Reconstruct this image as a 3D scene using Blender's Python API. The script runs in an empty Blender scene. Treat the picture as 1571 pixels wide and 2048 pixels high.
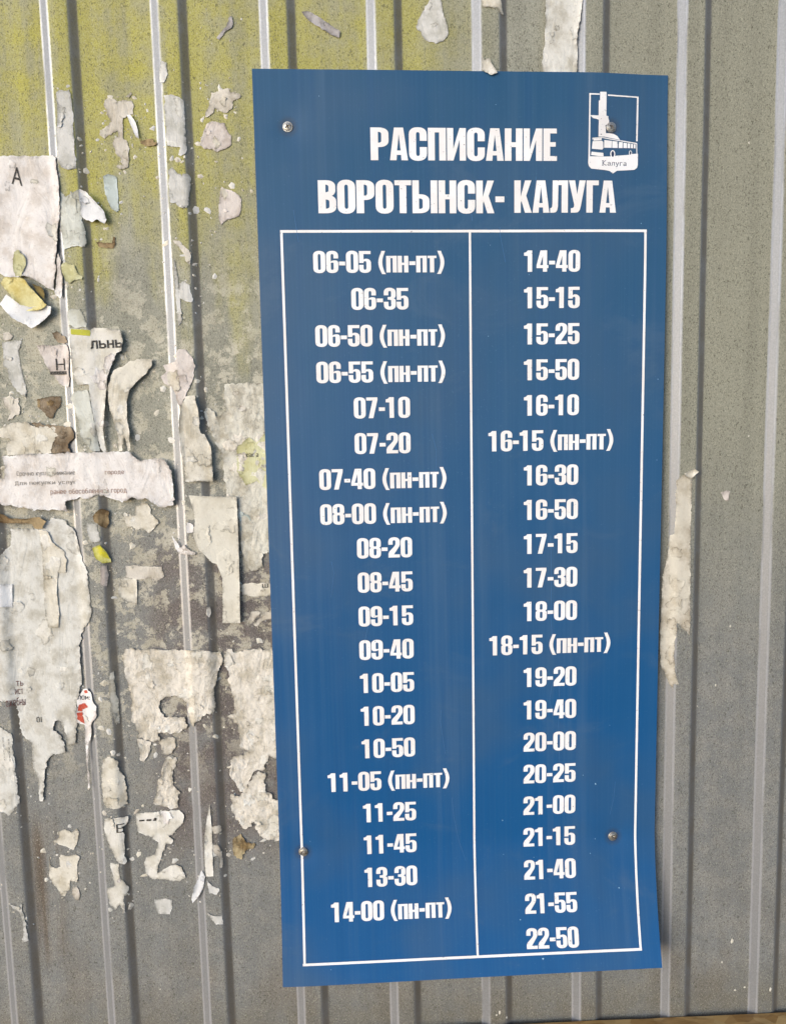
import bpy, bmesh, math, random
import numpy as np
from mathutils import Vector, Matrix, noise, geometry

random.seed(7)
SC = bpy.context.scene
COL = SC.collection

# ---------------- camera ----------------
cam_data = bpy.data.cameras.new('camera')
cam = bpy.data.objects.new('camera', cam_data)
COL.objects.link(cam)
cam.location = (-0.027636, -0.718432, 0.025274)
cam.rotation_euler = (1.4686588, 0.0222007, -0.0555099)
cam_data.sensor_fit = 'VERTICAL'
cam_data.sensor_height = 36.0
cam_data.lens = 36.0 * 1429.97 / 2048.0
cam_data.clip_start = 0.01
cam_data.clip_end = 50.0
SC.camera = cam

# ---------------- daylight ----------------
SUN_EL, SUN_AZ = math.radians(14), math.radians(-47)   # azimuth: angle from the wall's normal, negative = from the left
world = bpy.data.worlds.new('World')
SC.world = world
world.use_nodes = True
wn = world.node_tree
wn.nodes.clear()
wo = wn.nodes.new('ShaderNodeOutputWorld')
bg = wn.nodes.new('ShaderNodeBackground')
sky = wn.nodes.new('ShaderNodeTexSky')
sky.sky_type = 'NISHITA'
sky.sun_disc = False
sky.sun_elevation = SUN_EL
sky.air_density = 0.7
sky.dust_density = 1.0
sky.ozone_density = 2.0
bg.inputs['Strength'].default_value = 0.15
wn.links.new(sky.outputs[0], bg.inputs['Color'])
wn.links.new(bg.outputs[0], wo.inputs['Surface'])
# direction from the wall towards the sun
sd = Vector((math.sin(SUN_AZ) * math.cos(SUN_EL), -math.cos(SUN_AZ) * math.cos(SUN_EL), math.sin(SUN_EL)))
sky.sun_rotation = math.atan2(sd.x, sd.y)
sun_data = bpy.data.lights.new('sun', 'SUN')
sun_data.energy = 1.4
sun_data.angle = math.radians(46)
sun_data.color = (1.0, 0.99, 0.975)
sun = bpy.data.objects.new('sun', sun_data)
COL.objects.link(sun)
sun.location = sd * 3
sun.rotation_euler = sd.to_track_quat('Z', 'Y').to_euler()

SC.view_settings.view_transform = 'Standard'
SC.view_settings.look = 'None'
SC.view_settings.exposure = 0.62
SC.view_settings.gamma = 1.0

# ---- measured outlines, millimetres on the wall (x right, z up) or on the board (u right, v down)
SCRAPS = [
  ('pale grey strip on the narrow rib just above right of the sheet marked A','grey',1,0,0.6,0.5,[(-292.4,351.1),(-287.9,353.2),(-283.6,352.7),(-280.5,355.2),(-279.6,344.6),(-278.5,332.0),(-279.2,316.2),(-279.8,297.1),(-278.1,290.8),(-279.1,283.6),(-284.6,282.5),(-292.6,284.4),(-295.9,290.8),(-295.2,309.9),(-293.1,332.0)]),
  ('branching beige paper residue shaped like a torn cross on the yellow metal','beige',1,0,0.5,0.7,[(-250.1,346.5),(-241.8,347.3),(-239.6,343.4),(-233.7,346.5),(-226.3,346.6),(-224.2,340.2),(-224.9,333.9),(-230.4,332.3),(-234.7,329.9),(-234.4,321.1),(-235.7,313.1),(-231.8,308.3),(-230.7,300.3),(-231.9,287.4),(-235.7,284.5),(-243.0,286.6),(-237.2,288.2),(-238.6,292.2),(-243.1,298.7),(-245.1,306.7),(-244.0,311.5),(-239.7,313.9),(-240.3,318.7),(-248.7,315.5),(-252.2,311.5),(-256.5,314.7),(-256.7,318.7),(-248.2,323.5),(-245.5,327.5),(-249.2,333.8),(-250.8,340.2)]),
  ('slim bright white paper spike hanging from the cross shaped residue','white',3,0,3,0.1,[(-230.6,332.7),(-226.9,332.2),(-222.8,325.6),(-221.2,319.2),(-220.4,310.9),(-223.4,312.8),(-226.3,320.8)]),
  ('tiny upright paper tip above the cross shaped residue','cream',1,0,1,0.3,[(-230.9,349.4),(-225.9,353.7),(-225.2,351.3),(-228.3,348.6)]),
  ('short brown edged paper crease lying flat left of a rib','tan',1,0,1.5,0.4,[(-219.4,309.9),(-207.7,311.5),(-207.0,308.3),(-203.7,309.0),(-204.7,305.9),(-212.2,304.7),(-219.5,307.0)]),
  ('small white paper patch high on the rib between the two dark grooves','grey',1,0,0.5,0.3,[(-196.0,379.4),(-190.7,377.8),(-190.4,366.9),(-194.1,360.3),(-197.9,360.7),(-197.6,370.3)]),
  ('double grey paper strip with a tail at its foot on the second rib','grey',1,0,0.5,0.6,[(-195.0,348.7),(-188.1,349.6),(-181.6,347.2),(-178.2,344.9),(-176.5,339.0),(-176.5,323.1),(-176.5,307.1),(-176.1,300.7),(-181.9,294.6),(-184.3,295.7),(-182.0,301.8),(-186.4,302.6),(-194.6,303.4),(-195.0,313.0),(-194.8,332.1)]),
  ('thin crooked lilac grey shred high on the yellow metal left of the board','lilac',1,0,1.2,0.3,[(-144.4,401.4),(-140.9,406.1),(-134.9,411.7),(-132.2,416.4),(-132.6,418.7),(-129.6,420.8),(-128.5,414.1),(-130.5,410.1),(-136.5,406.6),(-141.7,400.0)]),
  ('notched beige scrap pointing right,beside the top of the blue board','beige',1,0,0.8,0.5,[(-151.7,353.1),(-144.1,354.8),(-138.7,356.8),(-134.9,356.4),(-133.4,353.2),(-125.9,352.4),(-124.8,349.2),(-131.2,346.0),(-132.3,340.4),(-138.4,334.8),(-143.3,336.4),(-149.0,339.1),(-150.9,334.8),(-158.2,331.1),(-156.6,337.2),(-153.9,342.0),(-152.7,348.4)]),
  ('rounded pinkish paper scrap with a cross crease beside the blue board','pink',1,0,0.8,0.5,[(-158.1,324.4),(-152.1,327.6),(-145.5,326.0),(-140.5,326.0),(-139.1,320.3),(-135.1,314.7),(-134.9,308.3),(-137.3,304.2),(-143.3,301.8),(-149.2,299.9),(-153.3,302.6),(-160.0,302.1),(-164.5,305.8),(-162.8,311.5),(-160.9,317.9)]),
  ('grey paper scrap on the rib level with the board title,ragged round its edge','grey',1,0,0.5,0.6,[(-194.2,281.0),(-190.7,284.2),(-186.0,278.5),(-182.0,276.1),(-177.8,278.6),(-173.5,275.4),(-174.4,265.5),(-176.6,257.0),(-176.9,250.4),(-181.8,247.7),(-186.7,249.3),(-189.1,252.6),(-193.3,251.8),(-194.5,259.9),(-194.1,272.9)]),
  ('kite shaped beige scrap close to the left edge of the board at title height','pink',1,0,0.7,0.4,[(-146.4,269.3),(-142.9,266.3),(-138.2,265.2),(-131.6,261.0),(-127.6,256.1),(-127.9,249.5),(-130.8,241.0),(-137.7,238.4),(-145.4,235.6),(-148.1,232.8),(-149.3,236.5),(-149.8,239.8),(-149.3,251.3)]),
  ('small bluish white paper strip with a square right edge in the wide groove','bluish',1,0,0.8,0.3,[(-256.0,277.7),(-250.9,280.1),(-243.6,277.4),(-243.4,266.4),(-243.3,246.0),(-245.6,244.9),(-250.3,248.5),(-252.5,253.4),(-255.3,261.5)]),
  ('pale green tinted paper along the rib right of the sheet marked A','pale',1,0.3,0.6,0.5,[(-295.5,264.9),(-290.3,258.4),(-278.4,264.8),(-275.7,255.4),(-277.5,242.3),(-275.3,231.2),(-273.9,216.6),(-275.6,212.3),(-285.1,212.6),(-291.8,210.6),(-295.4,206.5),(-296.1,216.3),(-296.2,230.9),(-296.4,245.5)]),
  ('bulging white paper flap curling off the rib just above the short torn line','white',3,0.9,6,0.4,[(-276.5,264.1),(-271.0,261.7),(-264.9,255.3),(-259.5,248.8),(-255.3,241.9),(-253.7,237.4),(-255.9,233.5),(-262.7,237.4),(-267.8,234.9),(-273.4,237.1),(-277.1,242.0),(-276.1,250.4),(-277.7,258.4)]),
  ('large crumpled white notice with a printed letter A at the upper left','white2',2,0.55,3,0.4,[(-353.4,294.3),(-299.3,295.4),(-296.9,293.1),(-295.8,271.1),(-295.6,255.1),(-297.2,239.0),(-300.0,226.2),(-301.4,208.4),(-303.7,202.0),(-303.8,193.8),(-306.9,179.0),(-306.6,172.4),(-314.6,175.8),(-320.1,180.0),(-328.1,184.2),(-334.5,186.7),(-342.0,185.1),(-351.8,186.1),(-361.2,191.9)]),
  ('narrow white torn edge hanging from the lower right corner of the notice marked A','white2',3,0.6,3,0.3,[(-300.4,206.6),(-298.2,199.9),(-299.2,193.4),(-297.5,185.1),(-299.7,167.1),(-301.7,165.2),(-306.2,169.0),(-304.6,178.9),(-303.0,190.3),(-303.0,200.2)]),
  ('small pale green paper wing on the rib right of the yellow curled sheet','green',2,0.3,2,0.3,[(-299.5,194.9),(-294.2,198.2),(-286.1,194.9),(-283.3,187.4),(-279.3,184.9),(-280.3,182.0),(-287.0,181.7),(-291.3,178.5),(-295.0,181.0),(-298.4,188.6)]),
  ('white lower lip of the curled sheet folding away from the metal','white',3,0.9,5,0.3,[(-357.8,160.2),(-350.6,169.2),(-342.7,164.2),(-338.2,159.2),(-330.1,157.1),(-321.7,157.7),(-314.7,158.9),(-310.2,157.2),(-311.5,150.6),(-319.4,144.0),(-329.8,137.2),(-337.8,141.8),(-347.3,147.7),(-353.3,154.4)]),
  ('curled yellow sheet with a folded tongue below the notice marked A','yellow',4,0.95,5,0.3,[(-354.8,179.0),(-350.8,184.7),(-340.9,184.6),(-332.9,182.9),(-327.6,175.4),(-321.6,167.9),(-317.0,162.9),(-313.5,158.8),(-318.4,155.2),(-325.1,153.6),(-333.3,154.1),(-338.7,159.1),(-348.5,170.7)]),
  ('small mustard coloured paper corner behind the yellow curled sheet','mustard',2,0.7,2,0.3,[(-327.4,179.1),(-318.5,175.7),(-316.2,169.1),(-316.8,164.1),(-322.2,170.0)]),
  ('greenish yellow stained paper patch on the lower part of the notice marked A','green',4,0.6,2,0.5,[(-341.5,208.6),(-337.3,210.2),(-332.0,203.7),(-331.2,197.1),(-336.6,185.7),(-341.5,185.7),(-343.3,195.6)]),
  ('faint cream paper rest on the rib just above the strip printed with four letters','pale',1,0,0.4,0.6,[(-293.0,155.4),(-283.9,155.3),(-281.0,148.6),(-278.2,141.9),(-279.2,138.2),(-290.0,137.9),(-295.7,140.4),(-296.0,148.8)]),
  ('long torn white notice with four bold printed letters and a curled pointed tail','cream2',3,0.8,3,0.3,[(-294.0,136.6),(-275.0,135.1),(-271.7,137.1),(-248.0,135.1),(-245.6,124.7),(-247.0,115.9),(-252.2,113.0),(-257.0,102.9),(-262.9,89.4),(-264.2,74.2),(-266.4,60.5),(-269.4,40.0),(-268.2,26.2),(-267.2,20.1),(-269.4,17.5),(-273.0,22.0),(-275.3,38.4),(-278.1,59.0),(-279.6,74.4),(-279.9,83.7),(-289.9,83.9),(-293.7,89.9),(-294.3,106.8),(-295.3,123.6)]),
  ('pale paper scrap on the rib above the wide typed notice','pale',2,0,1,0.5,[(-294.1,60.7),(-298.0,71.4),(-292.1,78.1),(-282.0,78.7),(-279.5,65.6),(-277.9,51.9),(-274.5,34.6),(-274.3,19.7),(-280.7,19.5),(-285.4,26.2),(-290.9,33.2),(-292.5,47.0)]),
  ('triangular pinkish notice scrap with one bold printed letter and an underline','pink',2,0.3,1.5,0.5,[(-328.0,122.0),(-299.8,121.9),(-296.8,115.3),(-297.9,101.9),(-297.4,90.1),(-300.0,81.7),(-307.1,84.5),(-316.5,95.7),(-319.8,102.5),(-322.9,111.0)]),
  ('dark brown shred above the scrap with the single underlined letter','brown',1,0,1.2,0.5,[(-312.8,133.8),(-308.5,135.4),(-299.7,129.1),(-298.4,123.9),(-307.6,124.4),(-311.4,129.5)]),
  ('leaf shaped cream paper peeling off beside the four letter notice','cream',2,0.6,3,0.4,[(-256.2,96.2),(-247.5,100.3),(-240.3,106.1),(-233.5,107.7),(-218.3,106.6),(-220.3,100.7),(-226.7,92.3),(-234.7,85.6),(-241.1,78.9),(-245.1,68.7),(-246.2,58.8),(-245.0,41.2),(-244.2,20.4),(-246.9,17.9),(-249.8,32.7),(-252.3,19.7),(-256.1,18.9),(-255.6,34.5),(-259.0,50.1),(-263.0,67.4),(-262.4,82.7)]),
  ('grey paper streak tapering to a point near the left edge below the curled sheet','grey',1,0,0.6,0.6,[(-361.0,125.2),(-352.6,126.0),(-342.6,126.6),(-343.3,121.6),(-345.8,116.6),(-345.1,103.1),(-343.4,92.9),(-341.6,82.7),(-341.9,71.6),(-346.3,76.0),(-354.0,84.6),(-356.9,91.4),(-357.1,99.9),(-361.0,103.4),(-360.9,115.2)]),
  ('small grey paper knot just above the tapering streak','beige',1,0,0.8,0.5,[(-358.7,133.6),(-353.6,134.8),(-349.8,130.9),(-354.2,127.7),(-358.3,127.7)]),
  ('ragged beige paper crumb at the left edge above the cream sheet with burnt edge','beige',1,0,0.8,0.8,[(-365.0,72.9),(-356.4,74.8),(-348.2,72.6),(-348.0,64.0),(-349.3,57.2),(-361.6,50.6),(-357.6,59.1),(-362.3,64.3)]),
  ('brown paper patch on the wide groove above the brown edged cream sheet','brown',1,0,0.5,0.6,[(-331.5,71.4),(-309.4,73.6),(-309.1,65.0),(-313.7,60.3),(-317.5,53.1),(-322.6,54.1),(-327.3,58.5),(-331.2,62.9)]),
  ('cream sheet at the left edge directly above the wide typed notice','cream',1,0.3,1.5,0.6,[(-371.6,41.9),(-357.8,48.5),(-342.6,49.0),(-336.2,45.4),(-319.3,44.2),(-307.6,42.2),(-313.4,32.0),(-319.4,18.3),(-345.0,16.8),(-363.5,17.3),(-362.7,27.9),(-359.0,33.0),(-372.0,36.7)]),
  ('crumbling dark brown cardboard edge right of the cream sheet above the typed notice','brown',2,0.2,2.5,0.9,[(-337.6,48.4),(-317.5,46.2),(-301.2,42.9),(-298.0,39.9),(-298.6,32.5),(-303.9,27.5),(-301.7,19.3),(-311.8,18.5),(-321.1,18.3),(-318.7,28.7),(-311.5,35.4),(-319.5,41.6),(-334.6,44.2)]),
  ('wide white typed notice stretched across two ribs with three faint lines of print','white2',4,0.9,2,0.7,[(-366.9,16.9),(-343.2,18.6),(-317.9,18.3),(-294.1,18.7),(-273.8,18.7),(-246.9,18.4),(-241.7,13.1),(-235.2,8.6),(-224.7,11.0),(-212.8,9.8),(-207.9,3.6),(-206.0,-8.7),(-205.7,-19.3),(-203.7,-29.9),(-206.5,-35.1),(-215.3,-37.5),(-222.1,-34.7),(-228.7,-30.1),(-237.3,-28.1),(-245.7,-26.1),(-254.6,-31.1),(-261.3,-28.3),(-269.7,-25.5),(-279.7,-22.5),(-286.8,-26.7),(-295.2,-24.7),(-305.0,-28.0),(-309.6,-28.8),(-308.2,-38.4),(-321.7,-35.8),(-331.9,-36.0),(-347.0,-33.9),(-362.1,-30.8),(-376.2,-30.4),(-374.4,-6.2),(-366.0,-4.7),(-364.4,5.6)]),
  ('tan rolled paper edge like a twig below the left end of the typed notice','tan',3,0.4,4,0.3,[(-376.4,-37.5),(-370.6,-39.6),(-364.2,-44.2),(-348.9,-44.6),(-336.9,-43.2),(-330.0,-47.8),(-334.3,-54.7),(-341.1,-54.5),(-343.3,-50.0),(-356.0,-48.8),(-367.9,-48.4),(-377.1,-47.9)]),
  ('largest pale sheet running down the left side with drip like torn lower ends','grey2',1,0.25,1.2,0.8,[(-381.8,-84.8),(-373.7,-78.3),(-366.8,-69.9),(-365.2,-54.0),(-338.3,-55.6),(-323.9,-44.6),(-312.1,-48.4),(-304.2,-59.3),(-301.1,-69.9),(-297.9,-87.6),(-293.2,-98.4),(-292.1,-123.5),(-291.8,-138.0),(-294.2,-148.8),(-304.4,-162.0),(-307.3,-185.7),(-306.7,-207.9),(-313.6,-233.6),(-314.4,-256.0),(-317.6,-275.7),(-323.2,-278.6),(-326.0,-267.7),(-330.2,-251.6),(-336.4,-251.3),(-338.4,-260.6),(-332.1,-266.5),(-328.0,-284.0),(-340.5,-285.9),(-346.3,-292.6),(-349.6,-302.5),(-354.3,-335.6),(-357.1,-335.5),(-357.3,-310.7),(-360.8,-297.2),(-360.8,-272.7),(-368.7,-264.8),(-371.3,-253.4),(-373.1,-230.7),(-392.6,-225.4)]),
  ('small clean white label stuck at the very left edge','white',4,0.3,1,0.05,[(-382.2,-108.6),(-367.4,-109.7),(-369.1,-133.0),(-383.9,-130.5)]),
  ('cream paper layer with a curled right edge on top of the largest pale sheet','cream',3,0.3,1.8,0.4,[(-337.6,-55.5),(-329.6,-58.4),(-325.1,-69.2),(-315.5,-78.4),(-313.0,-87.4),(-315.1,-98.9),(-322.9,-99.6),(-324.3,-112.1),(-324.6,-137.0),(-325.9,-155.1),(-336.2,-154.2),(-337.9,-140.5),(-336.7,-86.6)]),
  ('ragged sheet at the left edge below the largest one with lines of print running upwards','grey2',1,0.2,1,0.8,[(-394.5,-249.7),(-378.8,-261.6),(-377.6,-289.9),(-377.2,-320.2),(-376.4,-335.6),(-382.2,-342.4),(-387.8,-347.5),(-393.7,-343.7),(-402.5,-337.1)]),
  ('torn white shred with a red printed patch and a long thin tail','white2',3,0.5,2.5,0.4,[(-312.2,-229.7),(-305.3,-218.8),(-301.5,-217.8),(-297.8,-221.3),(-296.5,-229.6),(-292.5,-237.2),(-293.1,-246.4),(-299.2,-254.0),(-300.1,-267.1),(-303.6,-274.9),(-305.7,-293.7),(-305.2,-322.3),(-307.4,-322.1),(-307.1,-293.7),(-306.8,-256.0),(-314.6,-253.8),(-314.9,-244.4),(-311.8,-237.1)]),
  ('upright cream strip on the rib left of the large crackled sheet','cream',1,0,1,0.5,[(-277.6,-203.0),(-274.5,-200.9),(-274.2,-224.2),(-272.4,-234.0),(-272.4,-247.1),(-272.5,-256.5),(-277.4,-256.1),(-278.7,-238.1),(-279.9,-219.4)]),
  ('wrinkled cream patch wrapped over the rib below the red printed shred','cream',1,0.2,1.2,0.7,[(-290.1,-293.9),(-282.8,-289.5),(-276.3,-295.0),(-274.5,-306.8),(-270.9,-313.5),(-269.3,-330.9),(-269.4,-342.4),(-275.8,-345.7),(-282.6,-345.7),(-289.7,-344.4),(-292.7,-335.6),(-293.1,-312.7)]),
  ('large crackled cream sheet with a straight top edge and a grey gap on its right','crack',1,0.2,1.2,0.9,[(-263.0,-179.6),(-229.5,-180.9),(-198.8,-182.4),(-174.2,-185.4),(-166.4,-185.2),(-165.9,-193.6),(-172.7,-209.9),(-175.9,-224.2),(-174.2,-243.3),(-176.9,-248.4),(-185.9,-251.5),(-189.7,-255.1),(-195.1,-256.8),(-198.3,-262.6),(-201.1,-259.2),(-202.2,-249.9),(-202.9,-237.8),(-215.1,-229.0),(-226.0,-231.3),(-232.8,-241.3),(-228.0,-251.9),(-216.3,-251.9),(-206.5,-252.9),(-204.0,-261.5),(-205.3,-265.2),(-214.5,-269.5),(-232.4,-267.8),(-235.1,-268.6),(-233.3,-277.2),(-241.9,-276.8),(-254.2,-272.5),(-256.9,-257.2),(-261.2,-255.1),(-259.0,-232.7),(-263.7,-206.4),(-264.7,-193.4)]),
  ('small pointed paper tongue under the left foot of the large crackled sheet','crack',2,0,1,0.5,[(-256.2,-274.1),(-242.1,-278.1),(-243.4,-286.4),(-250.4,-298.5),(-254.0,-297.4),(-254.1,-284.0)]),
  ('small square paper flake under the middle of the large crackled sheet','crack',2,0,1,0.5,[(-234.9,-278.3),(-225.7,-273.9),(-217.6,-275.3),(-217.2,-283.9),(-223.0,-291.2),(-229.4,-292.8),(-232.7,-286.9)]),
  ('branching paper flake standing below the small square flake','crack',1,0,0.8,0.7,[(-228.7,-295.9),(-223.2,-293.7),(-217.9,-296.4),(-219.3,-305.0),(-223.4,-315.3),(-222.2,-326.0),(-215.3,-334.0),(-218.3,-337.7),(-218.9,-349.3),(-226.2,-350.9),(-236.9,-346.5),(-244.1,-344.1),(-239.8,-332.8),(-238.2,-319.4),(-233.4,-315.8),(-234.0,-310.0),(-230.9,-302.5)]),
  ('tall crackled cream sheet running behind the left edge of the blue board','crack',1,0.1,1.5,0.9,[(-164.9,-190.1),(-161.0,-183.7),(-156.5,-183.9),(-153.1,-187.7),(-135.0,-184.7),(-115.1,-184.5),(-107.0,-184.9),(-111.5,-304.2),(-123.2,-297.9),(-127.3,-307.3),(-129.3,-313.0),(-138.5,-313.5),(-144.5,-323.8),(-145.8,-333.5),(-154.1,-335.9),(-157.5,-329.0),(-164.3,-317.1),(-163.6,-301.7),(-156.1,-296.3),(-143.2,-293.1),(-151.2,-288.9),(-153.3,-275.4),(-153.7,-263.9),(-163.3,-254.0),(-155.0,-250.6),(-157.1,-237.2),(-160.0,-222.1),(-160.2,-207.0),(-164.8,-199.4)]),
  ('flaking paper patch beside the lower board,eaten away along its foot','crack',2,0.1,1.2,1.1,[(-164.3,-338.1),(-156.1,-340.5),(-151.4,-336.9),(-140.5,-319.0),(-134.9,-314.8),(-127.6,-317.7),(-128.3,-334.1),(-121.3,-344.2),(-110.4,-348.7),(-112.0,-390.8),(-128.7,-389.9),(-136.8,-385.5),(-141.7,-368.5),(-150.3,-376.5),(-155.7,-372.1),(-160.0,-365.6),(-164.1,-355.6)]),
  ('brownish paper knot below the flaking patch beside the lower board','tan2',1,0,1.5,0.7,[(-164.3,-386.7),(-156.2,-381.9),(-150.7,-391.7),(-141.8,-393.2),(-143.0,-398.4),(-151.0,-400.1),(-156.4,-410.4),(-164.2,-405.7),(-165.8,-397.2)]),
  ('fan shaped cream scrap low in the left wide groove','cream',1,0,0.8,0.5,[(-347.4,-379.8),(-341.4,-376.0),(-341.9,-369.7),(-334.1,-368.0),(-328.5,-371.5),(-322.4,-366.6),(-320.8,-370.8),(-322.8,-381.1),(-326.9,-390.7),(-333.4,-386.8),(-341.9,-383.2)]),
  ('forked cream scrap under the fan shaped one','cream',1,0,0.8,0.5,[(-352.8,-397.2),(-352.1,-405.6),(-347.5,-409.0),(-341.6,-408.3),(-342.8,-397.8),(-340.7,-394.7),(-335.0,-396.1),(-325.3,-395.0),(-322.0,-397.9),(-325.1,-407.1),(-325.4,-426.1),(-333.0,-423.5),(-334.6,-434.0),(-341.5,-435.7),(-343.4,-440.8),(-344.4,-435.5),(-351.5,-424.5),(-354.0,-413.9)]),
  ('small oval paper chip right of the foot of the forked scrap','beige',1,0,1,0.3,[(-331.6,-432.0),(-326.7,-431.3),(-324.2,-438.8),(-325.7,-446.1),(-329.5,-444.8),(-332.4,-438.3)]),
  ('cream paper strip over a rib with the top of a black printed letter','cream2',2,0.3,1.2,0.5,[(-292.6,-355.7),(-269.6,-356.1),(-270.0,-362.3),(-275.8,-366.1),(-273.7,-374.9),(-275.7,-397.3),(-273.5,-404.2),(-275.4,-406.8),(-280.7,-404.7),(-285.2,-398.2),(-291.6,-377.1),(-293.7,-364.5)]),
  ('splayed white paper remnant on the rib below the strip with the black letter','cream2',1,0.1,1.2,0.6,[(-289.5,-404.5),(-280.8,-405.0),(-280.8,-419.7),(-275.9,-429.2),(-273.7,-436.4),(-278.2,-441.0),(-277.5,-460.3),(-280.3,-460.9),(-282.6,-450.1),(-287.8,-456.2),(-293.2,-448.4),(-295.3,-435.6),(-294.1,-431.5),(-287.2,-429.8),(-288.4,-417.1)]),
  ('cream paper scrap shaped like a figure two with black print along its top','cream2',2,0.05,0.8,0.5,[(-262.0,-353.9),(-217.6,-352.1),(-213.0,-358.6),(-214.4,-366.8),(-220.6,-372.8),(-225.8,-378.8),(-230.7,-379.6),(-226.1,-384.0),(-227.3,-388.1),(-233.2,-388.4),(-237.8,-401.2),(-242.3,-411.5),(-244.8,-421.9),(-236.6,-416.0),(-224.6,-411.4),(-218.9,-414.9),(-214.5,-426.8),(-221.6,-430.7),(-237.2,-427.6),(-249.0,-427.0),(-255.5,-420.2),(-256.8,-408.5),(-254.5,-402.4),(-244.6,-399.8),(-240.9,-386.3),(-246.6,-382.9),(-245.4,-379.8),(-254.1,-378.3),(-260.7,-373.8),(-262.4,-360.1)]),
  ('small whitish square scrap alone under the figure two shaped one','grey',1,0,0.6,0.4,[(-248.9,-449.7),(-236.6,-449.3),(-230.8,-451.8),(-230.2,-459.4),(-233.6,-467.7),(-245.4,-465.9),(-248.5,-458.2)]),
  ('long narrow white paper sliver standing on the rib left of the lower board','cream2',2,0.2,1.5,0.15,[(-185.6,-345.4),(-184.5,-372.5),(-185.4,-424.9),(-193.3,-424.9),(-193.3,-392.9),(-192.2,-378.3),(-188.8,-359.8)]),
  ('bright white diamond shaped shred hanging over the shiny bend of a rib','white',3,0.9,4,0.2,[(-197.3,-416.6),(-193.8,-424.2),(-196.3,-436.7),(-201.7,-445.1),(-208.1,-453.3),(-209.3,-449.0),(-205.6,-434.3),(-201.9,-428.1)]),
  ('small white flake right of the upper part of the narrow sliver','beige',1,0,1,0.5,[(-184.5,-370.6),(-176.8,-369.5),(-174.9,-376.4),(-177.1,-378.1),(-183.9,-378.0)]),
  ('hook shaped paper shred right of the lower part of the narrow sliver','beige',1,0,1.5,0.4,[(-184.8,-390.5),(-179.5,-390.1),(-175.3,-399.4),(-176.0,-416.0),(-178.8,-416.1),(-177.9,-404.7),(-184.2,-397.9)]),
  ('small pointed flake right of the bright white diamond','grey',1,0,1,0.5,[(-192.2,-429.0),(-187.6,-435.7),(-179.8,-439.3),(-183.1,-445.5),(-190.9,-443.5)]),
  ('lowest paper flake on the rib left of the board','grey',1,0,1,0.5,[(-193.9,-465.1),(-188.2,-468.7),(-178.3,-469.4),(-178.2,-479.1),(-185.7,-479.5),(-189.4,-473.9)]),
  ('thin cobweb like paper thread low on the leftmost rib','grey',1,0,1,0.5,[(-394.4,-443.4),(-386.9,-445.9),(-380.9,-443.1),(-380.3,-455.8),(-379.4,-474.9),(-378.2,-484.6),(-384.1,-486.3),(-382.4,-476.8),(-382.3,-462.0),(-385.4,-452.3)]),
  ('boat shaped cream scrap with a curled top in the wide groove below the typed notice','cream',2,0,2,0.5,[(-254.9,-41.3),(-244.7,-45.1),(-244.2,-35.4),(-238.9,-34.6),(-237.1,-32.5),(-231.9,-33.0),(-229.4,-43.8),(-223.2,-49.3),(-222.2,-52.9),(-230.0,-60.7),(-232.7,-62.9),(-238.6,-58.6),(-245.6,-59.3),(-248.0,-55.7),(-253.7,-56.4),(-254.2,-51.9),(-256.0,-44.8)]),
  ('thick beige paper bar above the yellowish flag shaped scrap','beige',1,0,1.5,0.5,[(-257.4,-94.9),(-247.7,-94.3),(-232.1,-97.1),(-221.6,-96.9),(-220.0,-107.0),(-227.6,-110.7),(-232.7,-108.3),(-246.8,-108.8),(-257.1,-105.7),(-257.2,-100.3)]),
  ('yellowish flag shaped scrap with a straight right edge','cream',2,0,2.5,0.2,[(-265.6,-118.0),(-258.9,-107.4),(-247.0,-108.7),(-248.2,-135.0),(-256.7,-131.0),(-265.2,-125.3)]),
  ('tall smooth cream strip with a long straight right edge hanging left of the board','smooth',3,0.9,1.5,0.15,[(-190.5,-25.8),(-144.0,-28.5),(-144.2,-74.3),(-146.1,-156.3),(-163.5,-155.7),(-161.7,-109.8),(-166.8,-95.2),(-171.2,-93.6),(-177.7,-85.8),(-186.0,-76.6),(-188.1,-65.8),(-185.7,-51.6),(-187.6,-37.4)]),
  ('bulging cream paper over the rib directly above the tall smooth strip','cream',3,0.95,4,0.4,[(-192.9,62.1),(-188.1,70.6),(-179.6,71.3),(-176.9,56.7),(-176.2,35.9),(-172.0,33.2),(-166.5,21.8),(-166.4,-12.9),(-192.4,-12.2),(-192.7,-2.0),(-195.2,17.2),(-196.4,32.9),(-194.7,53.6)]),
  ('pinkish cream scrap wrapped over the rib above the bulging cream paper','pink',2,0.2,1,0.5,[(-196.8,104.4),(-193.6,115.4),(-186.8,116.1),(-179.6,106.7),(-178.3,98.2),(-180.5,88.0),(-185.3,77.8),(-194.8,60.0),(-198.0,67.8),(-200.1,79.9),(-209.7,83.6),(-211.9,90.5),(-206.5,95.5),(-209.7,100.7)]),
  ('faint grey strip of paper film along the shiny bend of the second rib','grey',1,0,0.2,0.3,[(-193.4,200.7),(-191.4,192.4),(-190.4,179.1),(-189.0,140.7),(-192.6,137.4),(-192.9,155.8),(-193.7,180.8)]),
  ('pale chip notched at its right on the second rib,level with the first times','grey',1,0,0.6,0.4,[(-190.0,177.5),(-185.3,180.4),(-179.6,176.5),(-179.1,169.0),(-177.0,163.3),(-178.7,160.3),(-183.7,161.1),(-189.5,164.1),(-190.3,170.8)]),
  ('slanting brownish shred on the second rib above the notched pale chip','beige',1,0,1,0.4,[(-193.4,217.2),(-187.5,217.5),(-182.0,211.3),(-178.8,208.8),(-177.2,202.4),(-178.2,194.3),(-182.6,199.0),(-184.0,205.6),(-188.7,212.2)]),
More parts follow.
